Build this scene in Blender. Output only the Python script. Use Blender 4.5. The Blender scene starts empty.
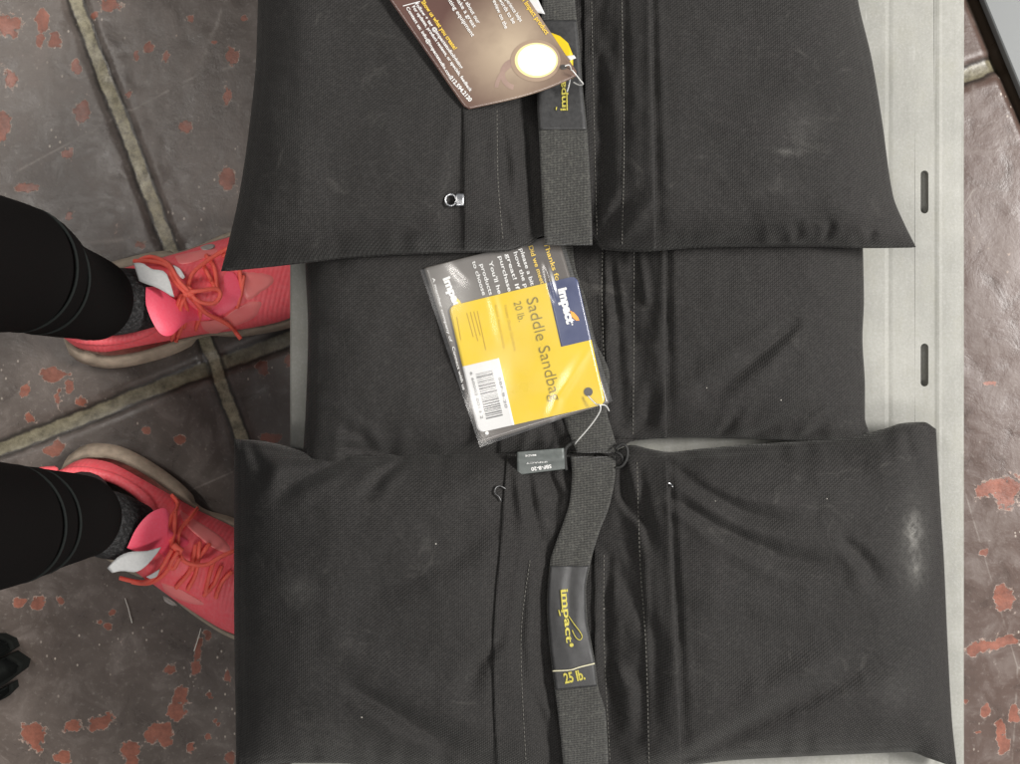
import bpy, math, random
import numpy as np
from mathutils import Vector
from mathutils.geometry import tessellate_polygon
random.seed(7); rng = np.random.default_rng(7)
S = bpy.context.scene; COL = S.collection
H = 1.30; F = 1251.0            # camera height (m) and focal length in photo pixels

def PX(px, py, z):              # pixel -> world at height z (camera looks straight down)
    px = np.asarray(px, float); py = np.asarray(py, float); z = np.asarray(z, float) + 0*px
    d = (H - z)/F
    return np.stack([(px-510)*d, (382-py)*d, z], -1)

# ---------------------------------------------------------------- numeric helpers
def ci(x, pts):                 # smooth 1-D interpolation through control points
    p = np.array(pts, float); X = p[:, 0]; Y = p[:, 1]
    m = np.zeros_like(Y); d = np.diff(Y)/np.diff(X)
    m[0] = d[0]; m[-1] = d[-1]
    for i in range(1, len(X)-1):
        m[i] = 0 if d[i-1]*d[i] <= 0 else 2*d[i-1]*d[i]/(d[i-1]+d[i])
    x = np.clip(np.asarray(x, float), X[0], X[-1])
    k = np.clip(np.searchsorted(X, x, side='right')-1, 0, len(X)-2)
    h = X[k+1]-X[k]; t = (x-X[k])/h
    return ((2*t**3-3*t**2+1)*Y[k] + (t**3-2*t**2+t)*h*m[k] + (-2*t**3+3*t**2)*Y[k+1] + (t**3-t**2)*h*m[k+1])

_lat = {}
def vn(x, y, seed=0):           # value noise, -1..1
    if seed not in _lat: _lat[seed] = np.random.default_rng(seed).uniform(-1, 1, (256, 256))
    L = _lat[seed]; xi = np.floor(x).astype(int); yi = np.floor(y).astype(int)
    fx = x-xi; fy = y-yi; fx = fx*fx*(3-2*fx); fy = fy*fy*(3-2*fy)
    a = L[xi % 256, yi % 256]; b = L[(xi+1) % 256, yi % 256]; c = L[xi % 256, (yi+1) % 256]; d = L[(xi+1) % 256, (yi+1) % 256]
    return (a*(1-fx)+b*fx)*(1-fy)+(c*(1-fx)+d*fx)*fy
def fbm(x, y, seed=0, o=4):
    r = 0; a = 1
    for i in range(o): r = r + a*vn(x*2**i+13*i, y*2**i+7*i, seed+i); a *= .5
    return r/1.9

def crease(x, y, pts, w, amp, kind='v'):   # fold along a polyline, fading at both ends
    pts = np.array(pts, float); seg = np.hypot(*np.diff(pts, axis=0).T); tot = seg.sum(); acc = 0
    best = np.full(x.shape, 1e9); sd = np.zeros(x.shape); tt = np.zeros(x.shape)
    for i in range(len(pts)-1):
        a, b = pts[i], pts[i+1]; dx, dy = b-a; l2 = dx*dx+dy*dy
        t = np.clip(((x-a[0])*dx+(y-a[1])*dy)/l2, 0, 1)
        ex = x-(a[0]+t*dx); ey = y-(a[1]+t*dy); d = np.hypot(ex, ey)
        m = d < best
        best = np.where(m, d, best); sd = np.where(m, np.sign(dx*ey-dy*ex)*d, sd); tt = np.where(m, (acc+t*seg[i])/tot, tt)
        acc += seg[i]
    tp = np.sin(np.pi*np.clip(tt*.92+.04, 0, 1))**.6
    wv = w*(.55+.7*tt) if kind != 'r' else w
    q = best/wv
    if kind == 's':                                   # ridge beside valley
        q = sd/wv; return amp*tp*q*np.exp(-q*q)*2.0
    if kind == 'r': return amp*tp*np.exp(-q*q)
    return amp*tp*(np.exp(-q*q) - .35*np.exp(-((best-2.1*wv)/(1.1*wv))**2))

# ---------------------------------------------------------------- object helpers
OFF = {}
def empty(name, loc, label, cat, group=None):
    o = bpy.data.objects.new(name, None); COL.objects.link(o); o.location = loc; o.empty_display_size = .05
    o['label'] = label; o['category'] = cat
    if group: o['group'] = group
    OFF[o] = Vector(loc); return o
def tagobj(o, label, cat, group=None):
    o['label'] = label; o['category'] = cat
    if group: o['group'] = group
def mesh(name, V, Fc, mat, parent=None, smooth=True, loc=None, mats=None, mi=None):
    V = np.asarray(V, float).reshape(-1, 3)
    if parent is not None: off = OFF[parent]
    else: off = Vector(loc) if loc is not None else Vector((0, 0, 0))
    me = bpy.data.meshes.new(name); me.from_pydata((V-np.array(off)).tolist(), [], [list(map(int, f)) for f in Fc])
    me.materials.append(mat)
    for m in (mats or []): me.materials.append(m)
    if mi is not None: me.polygons.foreach_set('material_index', mi)
    me.polygons.foreach_set('use_smooth', [smooth]*len(me.polygons)); me.update()
    o = bpy.data.objects.new(name, me); COL.objects.link(o)
    if parent is not None: o.parent = parent
    elif loc is not None: o.location = off
    OFF[o] = off; return o
class MB:
    def __init__(s): s.V = []; s.F = []; s.n = 0
    def add(s, V, Fc):
        V = np.asarray(V, float).reshape(-1, 3); s.V.append(V); s.F += [[int(i)+s.n for i in f] for f in Fc]; s.n += len(V)
    def build(s, name, mat, parent=None, smooth=True, loc=None): return mesh(name, np.concatenate(s.V), s.F, mat, parent, smooth, loc)
def gridf(n, m, off=0, flip=False, wrap=False):
    f = []
    for i in range(n-1):
        for j in range(m if wrap else m-1):
            q = [off+i*m+j, off+(i+1)*m+j, off+(i+1)*m+(j+1) % m, off+i*m+(j+1) % m]
            f.append(q[::-1] if flip else q)
    return f
def closed_sheet(T, B):         # T,B: (n,m,3) top and bottom grids -> closed solid
    n, m = T.shape[:2]; N = n*m
    V = np.concatenate([T.reshape(-1, 3), B.reshape(-1, 3)])
    f = gridf(n, m) + gridf(n, m, N, True)
    ring = [(i, 0) for i in range(n)] + [(n-1, j) for j in range(1, m)] + [(i, m-1) for i in range(n-2, -1, -1)] + [(0, j) for j in range(m-2, 0, -1)]
    idx = [i*m+j for i, j in ring]
    for a, b in zip(idx, idx[1:]+idx[:1]): f.append([a, a+N, b+N, b])
    return V, f
def sheet_px(gx, gy, zf, th):   # pixel grid + height function -> solid sheet following it
    z = zf(gx, gy); T = PX(gx, gy, z); B = T.copy(); B[..., 2] -= th
    return closed_sheet(T, B)
def strip_px(L, R, y0, y1, ny, nx, zf, th):
    y = np.linspace(y0, y1, ny)[:, None]; t = np.linspace(0, 1, nx)[None, :]
    xl = ci(y, L); xr = ci(y, R); gx = xl+(xr-xl)*t; gy = y+0*t
    return sheet_px(gx, gy, zf, th)
def quad_px(c, nu, nv, zf, th, r=0):     # c: TL,TR,BR,BL pixels, optional corner radius (fraction)
    c = np.array(c, float)
    v = (1-np.cos(np.linspace(0, math.pi, nv)))/2 if r else np.linspace(0, 1, nv)
    u = np.linspace(0, 1, nu)
    uu, vv = np.meshgrid(u, v, indexing='ij')
    if r:
        dv = np.minimum(vv, 1-vv); ins = np.where(dv < r, r-np.sqrt(np.maximum(r*r-(r-dv)**2, 0)), 0); uu = ins+(1-2*ins)*uu
    gx = (c[0, 0]*(1-uu)+c[1, 0]*uu)*(1-vv)+(c[3, 0]*(1-uu)+c[2, 0]*uu)*vv
    gy = (c[0, 1]*(1-uu)+c[1, 1]*uu)*(1-vv)+(c[3, 1]*(1-uu)+c[2, 1]*uu)*vv
    return sheet_px(gx, gy, zf, th)
def box(x0, x1, y0, y1, z0, z1):
    V = [(x, y, z) for z in (z0, z1) for y in (y0, y1) for x in (x0, x1)]
    return V, [[0, 2, 3, 1], [4, 5, 7, 6], [0, 1, 5, 4], [1, 3, 7, 5], [3, 2, 6, 7], [2, 0, 4, 6]]
def smooth_path(P, n):
    P = np.array(P, float); t = np.arange(len(P)); q = np.linspace(0, len(P)-1, n); out = []
    for a in q:
        i = min(int(a), len(P)-2); f = a-i
        p0 = P[max(i-1, 0)]; p1 = P[i]; p2 = P[i+1]; p3 = P[min(i+2, len(P)-1)]
        out.append(.5*((2*p1)+(-p0+p2)*f+(2*p0-5*p1+4*p2-p3)*f*f+(-p0+3*p1-3*p2+p3)*f**3))
    return np.array(out)
def tube(P, r, k=8, flat=1.0, caps=True):
    P = np.asarray(P, float); n = len(P); r = np.broadcast_to(r, (n,)); V = []
    for i in range(n):
        d = P[min(i+1, n-1)]-P[max(i-1, 0)]; d = d/(np.linalg.norm(d)+1e-12)
        up = np.array([0, 0, 1.]) if abs(d[2]) < .9 else np.array([1., 0, 0])
        a = np.cross(d, up); a /= np.linalg.norm(a); b = np.cross(a, d)
        for j in range(k):
            t = 2*math.pi*j/k; V.append(P[i]+r[i]*(math.cos(t)*a+math.sin(t)*b*flat))
    f = gridf(n, k, wrap=True)
    if caps: f += [list(range(k)), list(range((n-1)*k, n*k))[::-1]]
    return V, f
def loft(rings): n = len(rings); k = len(rings[0]); return np.concatenate(rings), gridf(n, k, wrap=True)+[list(range(k))[::-1], list(range((n-1)*k, n*k))]

# ---------------------------------------------------------------- text
_tx = {}
def text2d(s, bold=0.0, spacing=1.0):
    k = (s, bold, spacing)
    if k not in _tx:
        c = bpy.data.curves.new('t', 'FONT'); c.body = s; c.size = 1; c.offset = bold; c.resolution_u = 3; c.space_character = spacing
        o = bpy.data.objects.new('t', c); COL.objects.link(o); dg = bpy.context.evaluated_depsgraph_get()
        me = bpy.data.meshes.new_from_object(o.evaluated_get(dg))
        V = np.array([v.co[:] for v in me.vertices]).reshape(-1, 3); Fc = [list(p.vertices) for p in me.polygons]
        bpy.data.objects.remove(o); bpy.data.curves.remove(c); bpy.data.meshes.remove(me); _tx[k] = (V, Fc)
    return _tx[k]
def text_px(mb, s, a, b, h, zf, off=.0006, bold=0.0, spacing=1.0):
    V, Fc = text2d(s, bold, spacing); a = np.array(a, float); b = np.array(b, float)
    L = np.linalg.norm(b-a); d = (b-a)/L; up = np.array([d[1], -d[0]])
    x0, x1 = V[:, 0].min(), V[:, 0].max(); sx = L/(x1-x0); sy = h/.70
    p = a + np.outer((V[:, 0]-x0)*sx, d) + np.outer(V[:, 1]*sy, up)
    W = PX(p[:, 0], p[:, 1], zf(p[:, 0], p[:, 1])+off)
    mb.add(W, Fc)
def poly_px(mb, pts, zf, off=.0005):
    p = np.array(pts, float); W = PX(p[:, 0], p[:, 1], zf(p[:, 0], p[:, 1])+off)
    tr = tessellate_polygon([[Vector((x, -y, 0)) for x, y in pts]]); f = []
    for t in tr:
        q = list(t); a, b, c = (p[i] for i in q)
        if (b[0]-a[0])*-(c[1]-a[1]) + (b[1]-a[1])*(c[0]-a[0]) < 0: q = q[::-1]
        f.append(q)
    mb.add(W, f)
def disc(cx, cy, r, n=28, ry=None): return [(cx+r*math.cos(2*math.pi*i/n), cy+(ry or r)*math.sin(2*math.pi*i/n)) for i in range(n)]

# ---------------------------------------------------------------- materials
class NT:
    def __init__(s, name):
        s.m = bpy.data.materials.new(name); s.m.use_nodes = True; s.t = s.m.node_tree; s.b = s.t.nodes['Principled BSDF']; s.out = s.t.nodes['Material Output']; s._p = None
    def n(s, typ, **k):
        nd = s.t.nodes.new(typ)
        for a, v in k.items(): setattr(nd, a, v)
        return nd
    def put(s, sock, v):
        if isinstance(v, bpy.types.NodeSocket): s.t.links.new(v, sock)
        elif isinstance(v, (tuple, list)) and len(v) == 3 and sock.type == 'RGBA': sock.default_value = (*v, 1)
        else: sock.default_value = v
    def pos(s):
        if s._p is None: s._p = s.n('ShaderNodeNewGeometry').outputs['Position']
        return s._p
    def map(s, scale=(1, 1, 1), rot=0, loc=(0, 0, 0)):
        m = s.n('ShaderNodeMapping'); s.put(m.inputs['Vector'], s.pos()); m.inputs['Scale'].default_value = scale; m.inputs['Rotation'].default_value = (0, 0, rot); m.inputs['Location'].default_value = loc
        return m.outputs[0]
    def noise(s, scale, detail=4, rough=.55, vec=None, dist=0):
        q = s.n('ShaderNodeTexNoise'); s.put(q.inputs['Vector'], vec or s.pos()); q.inputs['Scale'].default_value = scale; q.inputs['Detail'].default_value = detail; q.inputs['Roughness'].default_value = rough; q.inputs['Distortion'].default_value = dist
        return q.outputs['Fac']
    def vor(s, scale, vec=None, feature='F1', out='Distance'):
        q = s.n('ShaderNodeTexVoronoi', feature=feature); s.put(q.inputs['Vector'], vec or s.pos()); q.inputs['Scale'].default_value = scale; return q.outputs[out]
    def wave(s, scale, rot=0, dist=0, ds=1):
        q = s.n('ShaderNodeTexWave'); s.put(q.inputs['Vector'], s.map(rot=rot)); q.inputs['Scale'].default_value = scale; q.inputs['Distortion'].default_value = dist; q.inputs['Detail Scale'].default_value = ds; return q.outputs['Fac']
    def mth(s, op, a, b=0, c=None, clamp=False):
        q = s.n('ShaderNodeMath', operation=op, use_clamp=clamp); s.put(q.inputs[0], a); s.put(q.inputs[1], b)
        if c is not None: s.put(q.inputs[2], c)
        return q.outputs[0]
    def rng(s, v, a, b, c=0, d=1):
        q = s.n('ShaderNodeMapRange'); s.put(q.inputs[0], v)
        for i, x in enumerate((a, b, c, d)): s.put(q.inputs[i+1], x)
        return q.outputs[0]
    def mix(s, f, a, b, typ='MIX'):
        q = s.n('ShaderNodeMix', data_type='RGBA', blend_type=typ); s.put(q.inputs[0], f); s.put(q.inputs[6], a); s.put(q.inputs[7], b); return q.outputs[2]
    def attr(s, name): return s.n('ShaderNodeAttribute', attribute_name=name).outputs['Fac']
    def bump(s, h, strength=.5, dist=.001, nrm=None):
        q = s.n('ShaderNodeBump'); s.put(q.inputs['Height'], h); q.inputs['Strength'].default_value = strength; q.inputs['Distance'].default_value = dist
        if nrm: s.put(q.inputs['Normal'], nrm)
        return q.outputs[0]
    def set(s, **k):
        for a, v in k.items(): s.put(s.b.inputs[a.replace('_', ' ')], v)
        return s.m

def simple(name, col, rough=.5, metal=0, var=.15, nscale=60, bump=.1, bd=.0005, **k):
    t = NT(name); nz = t.noise(nscale, 5)
    c = t.mix(t.rng(nz, .3, .7), tuple(x*(1-var) for x in col), tuple(min(1, x*(1+var)) for x in col))
    return t.set(Base_Color=c, Roughness=t.rng(nz, .2, .8, rough*.85, min(1, rough*1.15)), Metallic=metal, Normal=t.bump(t.noise(nscale*8, 3), bump, bd), **k)

def fabric(name, col, period=.0017, smudges=(), rot=0.0, sheen=.10):
    t = NT(name)
    sc = 1/period/20*math.pi*2    # wave texture: one band every 2*pi/20/scale
    w1 = t.wave(sc, rot, .6, 2); w2 = t.wave(sc*1.05, rot+math.pi/2, .6, 2)
    wv = t.mth('MULTIPLY', w1, w2)
    tw = t.wave(sc*.8, rot+math.radians(52), .4, 3)
    wv = t.mth('ADD', t.mth('MULTIPLY', wv, .6), t.mth('MULTIPLY', tw, .4))
    big = t.noise(7, 4); fine = t.noise(420, 2, .6)
    c = t.mix(t.rng(big, .3, .7), tuple(x*.86 for x in col), tuple(x*1.16 for x in col))
    c = t.mix(t.mth('MULTIPLY', t.rng(wv, .25, .75), .9), c, tuple(x*3.1 for x in col))
    c = t.mix(t.mth('MULTIPLY', t.rng(fine, .45, .75), .6), c, tuple(x*3.2 for x in col))
    # lint specks
    v = t.n('ShaderNodeTexVoronoi'); t.put(v.inputs['Vector'], t.pos()); v.inputs['Scale'].default_value = 34
    sp = t.n('ShaderNodeSeparateColor'); t.put(sp.inputs[0], v.outputs['Color'])
    m = t.mth('MULTIPLY', t.mth('LESS_THAN', v.outputs['Distance'], t.rng(sp.outputs[1], 0, 1, .012, .032)), t.mth('GREATER_THAN', sp.outputs[0], .55))
    c = t.mix(t.mth('MULTIPLY', m, .8), c, (.45, .43, .38))
    # faint dust streaks
    du = t.noise(26, 6, .7, dist=1.2); c = t.mix(t.rng(du, .60, .85, 0, .18), c, (.22, .21, .19))
    for (px, py, z, rx, ry, a) in smudges:        # chalky dust marks lying on the cloth
        P = PX(px, py, z); mp = t.n('ShaderNodeMapping', vector_type='TEXTURE'); t.put(mp.inputs[0], t.pos()); mp.inputs['Location'].default_value = tuple(float(x) for x in P)
        mp.inputs['Scale'].default_value = (rx*.00085, ry*.00085, .2)
        ln = t.n('ShaderNodeVectorMath', operation='LENGTH'); t.put(ln.inputs[0], mp.outputs[0])
        fall = t.mth('POWER', t.rng(ln.outputs['Value'], 0, 1.0, 1, 0), 1.6); nz = t.rng(t.noise(150, 6, .8), .30, .80)
        c = t.mix(t.mth('MULTIPLY', t.mth('MULTIPLY', fall, nz), a), c, (.40, .39, .36))
    nr = t.bump(wv, .9, .0006); nr = t.bump(t.noise(60, 4), .25, .002, nr)
    return t.set(Base_Color=c, Roughness=.80, Normal=nr, Sheen_Weight=sheen, Sheen_Roughness=.45, Sheen_Tint=(.9, .9, .85), Specular_IOR_Level=.26)

BLK = (.0110, .0103, .0097)
M = {}
M['fab1'] = fabric('black_canvas_a', BLK, smudges=[(800, 128, .30, 34, 44, .13), (785, 155, .3, 22, 7, .22), (775, 190, .3, 30, 12, .06)])
M['fab2'] = fabric('black_canvas_b', BLK)
M['fab3'] = fabric('black_canvas_c', BLK, smudges=[(916, 532, .27, 15, 26, .65), (920, 570, .27, 14, 22, .35), (918, 545, .27, 34, 80, .22), (890, 690, .26, 40, 40, .07), (330, 740, .25, 80, 45, .13), (300, 590, .26, 30, 26, .14)])
M['flap'] = fabric('black_canvas_flap', tuple(x*.95 for x in BLK), rot=.05)
def webbing():
    t = NT('ribbed_webbing'); sc = 1/.0024/20*math.pi*2
    w1 = t.wave(sc*1.2, math.pi/2-.12, 2.2, 5); w2 = t.wave(sc*.9, 0, 1.5, 5); wv = t.mth('ADD', t.mth('MULTIPLY', w1, .78), t.mth('MULTIPLY', w2, .22))
    c = t.mix(t.rng(wv, .1, .9), (.012, .012, .010), (.038, .037, .032)); c = t.mix(t.rng(t.noise(500, 2), .5, .8, 0, .5), c, (.12, .12, .10))
    return t.set(Base_Color=c, Roughness=.75, Normal=t.bump(wv, .8, .0008), Sheen_Weight=.2)
M['web'] = webbing()
M['satin'] = simple('black_satin_label', (.026, .026, .026), .5, nscale=300, var=.2, bump=.2)
M['thread'] = simple('grey_thread', (.13, .125, .11), .8, nscale=900)
M['ythread'] = simple('yellow_thread', (.42, .37, .06), .7, nscale=900, var=.3, bump=.4)
M['cream_thread'] = simple('cream_thread', (.55, .52, .36), .6, nscale=900)
M['metal'] = simple('zinc_metal', (.62, .63, .64), .28, 1, nscale=200)
M['dark_metal'] = simple('dark_zip_metal', (.10, .10, .10), .4, .8, nscale=200)
M['cord'] = simple('black_elastic', (.012, .012, .011), .6, nscale=600, bump=.5)
M['nylon'] = NT('clear_nylon').set(Base_Color=(.75, .75, .72), Roughness=.2, Transmission_Weight=.35, Specular_IOR_Level=.8)
M['white'] = simple('white_print', (.70, .70, .68), .4, var=.03, bump=0)
M['cardwhite'] = simple('white_card', (.58, .58, .57), .35, var=.03, bump=.05)
M['yellow'] = simple('yellow_card', (.61, .435, .012), .3, var=.04, nscale=25, bump=.03, Coat_Weight=.3)
M['yprint'] = simple('yellow_print', (.72, .50, .07), .4, var=.04, bump=0)
M['olive'] = simple('olive_print', (.16, .125, .012), .4, var=.05, bump=0)
M['faint'] = simple('faint_brown_print', (.50, .33, .02), .4, var=.05, bump=0)
M['navy'] = simple('navy_print', (.050, .062, .13), .3, var=.08, bump=.03, Coat_Weight=.3)
M['orange'] = simple('orange_print', (.85, .33, .03), .4, var=.05, bump=0)
M['barink'] = simple('barcode_ink', (.09, .09, .09), .5, var=.1, bump=0)
M['grey_label'] = simple('grey_care_label', (.085, .095, .09), .45, nscale=300, bump=.15)
M['hole'] = simple('punched_hole_dark', (.06, .055, .05), .8, bump=0)
def brochure(name, cx, cy, z, base, mid):
    t = NT(name); P = PX(cx, cy, z); mp = t.n('ShaderNodeMapping', vector_type='TEXTURE'); t.put(mp.inputs[0], t.pos()); mp.inputs['Location'].default_value = tuple(float(v) for v in P)
    mp.inputs['Scale'].default_value = (.062, .062, .5); ln = t.n('ShaderNodeVectorMath', operation='LENGTH'); t.put(ln.inputs[0], mp.outputs[0])
    c = t.mix(t.rng(ln.outputs['Value'], .1, 1.0, 1, 0), base, mid); c = t.mix(t.rng(t.noise(28, 4), .4, .7, 0, .35), c, tuple(x*.62 for x in base))
    return t.set(Base_Color=c, Roughness=.24, Coat_Weight=.4, Coat_Roughness=.12)
M['brown'] = brochure('brown_photo_card', 512, 38, .33, (.100, .054, .044), (.40, .32, .23))
M['greybro'] = brochure('grey_brown_card', 455, 300, .26, (.10, .088, .078), (.20, .19, .175))
def film():
    t = NT('clear_plastic_film'); t.t.nodes.remove(t.b)
    tr = t.n('ShaderNodeBsdfTransparent'); gl = t.n('ShaderNodeBsdfGlossy'); gl.inputs['Roughness'].default_value = .24; gl.inputs['Color'].default_value = (1, 1, 1, 1)
    df = t.n('ShaderNodeBsdfDiffuse'); df.inputs['Color'].default_value = (.75, .76, .76, 1)
    
    fr = t.n('ShaderNodeFresnel'); fr.inputs['IOR'].default_value = 1.5
    a = t.n('ShaderNodeMixShader'); t.put(a.inputs[0], t.rng(t.noise(30, 4), .35, .75, .0, .05)); t.put(a.inputs[1], tr.outputs[0]); t.put(a.inputs[2], df.outputs[0])
    b = t.n('ShaderNodeMixShader'); t.put(b.inputs[0], t.mth('ADD', t.mth('MULTIPLY', fr.outputs[0], 1.2), .04)); t.put(b.inputs[1], a.outputs[0]); t.put(b.inputs[2], gl.outputs[0])
    t.put(t.out.inputs[0], b.outputs[0]); return t.m
M['film'] = film()
def deckm():
    t = NT('pale_galvanised_paint')
    long = t.noise(1, 6, .65, t.map(scale=(70, 16, 60))); blot = t.noise(14, 6, .6); fine = t.noise(430, 6, .75)
    c = t.mix(t.rng(blot, .35, .7), (.200, .199, .178), (.280, .278, .250)); c = t.mix(t.rng(long, .42, .70, 0, .4), c, (.36, .36, .335))
    c = t.mix(t.rng(fine, .48, .75, 0, .4), c, (.20, .205, .17)); c = t.mix(t.rng(fine, .5, .25, 0, .35), c, (.42, .42, .39))
    dirt = t.noise(1, 7, .7, t.map(scale=(34, 24, 10))); c = t.mix(t.rng(dirt, .5, .72, 0, .35), c, (.23, .225, .175))
    for k_, (ro, sc_, th) in enumerate(((.22, (14, 150, 1), .74), (-.5, (18, 170, 1), .76), (1.35, (12, 140, 1), .75))):
        scr = t.noise(1, 2, .5, t.map(scale=(sc_[1], sc_[0], 1), rot=ro, loc=(k_*3.1, 0, 0))); c = t.mix(t.mth('MULTIPLY', t.rng(scr, th, th+.03), t.rng(t.noise(16+k_*5), .48, .58, 0, .7)), c, (.52, .52, .49))
    st = t.noise(40, 7, .8, dist=.5); c = t.mix(t.rng(st, .58, .74, 0, .55), c, (.20, .20, .165))
    return t.set(Base_Color=c, Roughness=t.rng(long, .3, .7, .5, .7), Metallic=.0, Normal=t.bump(t.mth('ADD', long, fine), .35, .0006))
M['deck'] = deckm()
M['pale'] = simple('smooth_grey_enamel', (.19, .20, .20), .6, var=.06, nscale=6)
def floorm():
    t = NT('worn_painted_tile')
    n1 = t.noise(5, 6, .6); n2 = t.noise(30, 6, .65, dist=.6); n3 = t.noise(190, 5, .65); n4 = t.noise(9, 4)
    red = t.attr('reddish')
    c = t.mix(t.rng(n1, .3, .7), (.064, .051, .043), (.128, .108, .094)); c = t.mix(t.mth('MULTIPLY', red, .75), c, (.088, .056, .045))
    c = t.mix(t.rng(n2, .5, .75, 0, .45), c, (.24, .205, .185)); c = t.mix(t.rng(n2, .47, .25, 0, .6), c, (.055, .045, .040))
    c = t.mix(t.rng(n3, .56, .8, 0, .35), c, (.33, .30, .27))
    sp = t.vor(120, t.map(scale=(1, .7, 1))); c = t.mix(t.mth('MULTIPLY', t.rng(sp, .10, .14, 1, 0), t.rng(n4, .52, .6)), c, (.38, .33, .28))
    ed = t.vor(3.2, t.map(scale=(1, .6, 1), rot=.6), 'DISTANCE_TO_EDGE'); c = t.mix(t.mth('MULTIPLY', t.rng(ed, 0, .003, .5, 0), t.rng(n2, .45, .6)), c, (.3, .27, .24))
    chip = t.mth('ADD', t.attr('chip'), t.mth('ADD', t.mth('MULTIPLY', t.mth('SUBTRACT', n3, .5), .8), t.mth('MULTIPLY', t.mth('SUBTRACT', n2, .5), 1.5)))
    rim = t.rng(chip, .34, .40); core = t.rng(chip, .42, .47)
    c = t.mix(t.mth('MULTIPLY', rim, t.rng(n3, .4, .6)), c, (.34, .26, .215)); c = t.mix(core, c, t.mix(t.rng(t.noise(45, 6, .75), .35, .68), (.13, .050, .034), (.30, .112, .074)))
    # grout; the gc band paints the shadow in the gap beside the slab
    nz = t.mth('MULTIPLY', t.mth('SUBTRACT', t.noise(60, 4, .6), .5), .0065)
    def band(d, w, col, f):
        nonlocal c
        a = t.mth('ADD', t.mth('ABSOLUTE', d), nz)
        c = t.mix(t.rng(a, w*1.6, w*1.15, 0, .8), c, (.020, .017, .013)); c = t.mix(t.rng(a, w*1.0, w*.72, 0, f), c, col)
    sg = t.mix(t.rng(t.noise(95, 8, .8), .30, .66), (.060, .050, .032), (.38, .345, .235))
    band(t.attr('gb'), .0075, t.mix(.35, sg, (.08, .07, .04)), .85); band(t.attr('ga'), .0068, sg, 1.0); band(t.attr('gc'), .009, (.045, .032, .022), 1.0)
    h = t.mth('ADD', t.mth('MULTIPLY', n2, .7), t.mth('MULTIPLY', n3, .25)); h = t.mth('SUBTRACT', h, t.mth('MULTIPLY', core, .25))
    return t.set(Base_Color=c, Roughness=t.rng(n2, .3, .7, .24, .46), Specular_IOR_Level=.34, Normal=t.bump(h, .30, .0022))
M['floor'] = floorm()
M['legging'] = simple('black_knit_leggings', (.0028, .0022, .0020), .9, nscale=500, bump=.3, Specular_IOR_Level=.12)
M['hem'] = simple('hem_band', (.007, .009, .008), .8, nscale=500, bump=.3, Specular_IOR_Level=.25)
def sockm():
    t = NT('charcoal_knit_sock'); v = t.vor(420); n = t.noise(300, 3, .7)
    return t.set(Base_Color=t.mix(t.rng(n, .45, .75), (.010, .010, .010), (.075, .075, .075)), Roughness=.9, Normal=t.bump(v, .8, .001))
M['sock'] = sockm()
def coral(name, a, b, scale=260, rough=.5, bumps=.3, ws=75):
    t = NT(name); v = t.noise(scale, 3); w = t.wave(ws, math.radians(15), .5) if ws else t.noise(90, 3)
    return t.set(Base_Color=t.mix(t.rng(v, .3, .7), a, b), Roughness=rough, Normal=t.bump(t.mth('ADD', v, w), bumps, .0006), Subsurface_Weight=.05)
M['coral'] = coral('coral_mesh', (1.0, .115, .14), (1.0, .18, .20))
M['pink'] = coral('hot_pink_tongue', (1.0, .09, .16), (1.0, .13, .20), 500, ws=0)
M['overlay'] = coral('light_coral_overlay', (1.0, .23, .23), (1.0, .30, .28), 40, .35, .1, 0)
M['lace'] = coral('orange_red_lace', (1.0, .12, .085), (1.0, .19, .13), 900, .6, .6, 0)
M['sole'] = simple('beige_foam', (.40, .33, .25), .6, nscale=120, var=.2, bump=.3, bd=.001)
M['sockwhite'] = simple('white_webbing_tab', (.72, .72, .70), .6, nscale=400, var=.06, bump=.3)
M['reflect'] = simple('silver_reflective_patch', (.55, .50, .46), .35, .3, nscale=200)
M['rubber'] = simple('black_rubbery_cloth', (.006, .007, .006), .9, nscale=80, Specular_IOR_Level=.15)
M['fibre'] = simple('white_fibre', (.6, .58, .52), .6)

# ================================================================ FLOOR
def line_d(X, Y, p, q):
    a = PX(*p, 0.); b = PX(*q, 0.); d = b-a; d /= np.hypot(d[0], d[1]); return (X-a[0])*(-d[1])+(Y-a[1])*d[0]
def axis(lo, hi, st, far):
    i = np.arange(lo, hi+st/2, st); g = [hi+.02, hi+.06, hi+.15, hi+.4, hi+1, far]; return np.concatenate([[-x for x in g[::-1]], i, g])
ax = axis(-.57, .57, .003, 3.0); ay = axis(-.43, .43, .003, 3.0)
gx, gy = np.meshgrid(ax, ay, indexing='ij')
ga = line_d(gx, gy, (76, 0), (243, 440)); gb = line_d(gx, gy, (0, 449), (290, 337)); gc = line_d(gx, gy, (974, -12), (1034, 124))
wob = fbm(gx*9, gy*9, 40)*.003
ga = ga+wob; gb = gb+fbm(gx*8+5, gy*8, 44)*.004; gc = gc+wob*.6
def groove(d, w): return np.exp(-(d/w)**4)
gz = -.0022*groove(ga, .0105) - .0010*groove(np.abs(ga)-.0085, .0028) - .0042*groove(gb, .0115) - .009*groove(gc, .012)
gz += fbm(gx*12, gy*12, 50)*.0009 + fbm(gx*50, gy*50, 54)*.00035
gz += .0012*np.exp(-(ga/.035)**2)*np.abs(vn(gx*60, gy*60, 58))
inx = (np.abs(gx) < .6) & (np.abs(gy) < .45)
gz = np.where(inx, gz, 0)
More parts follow.
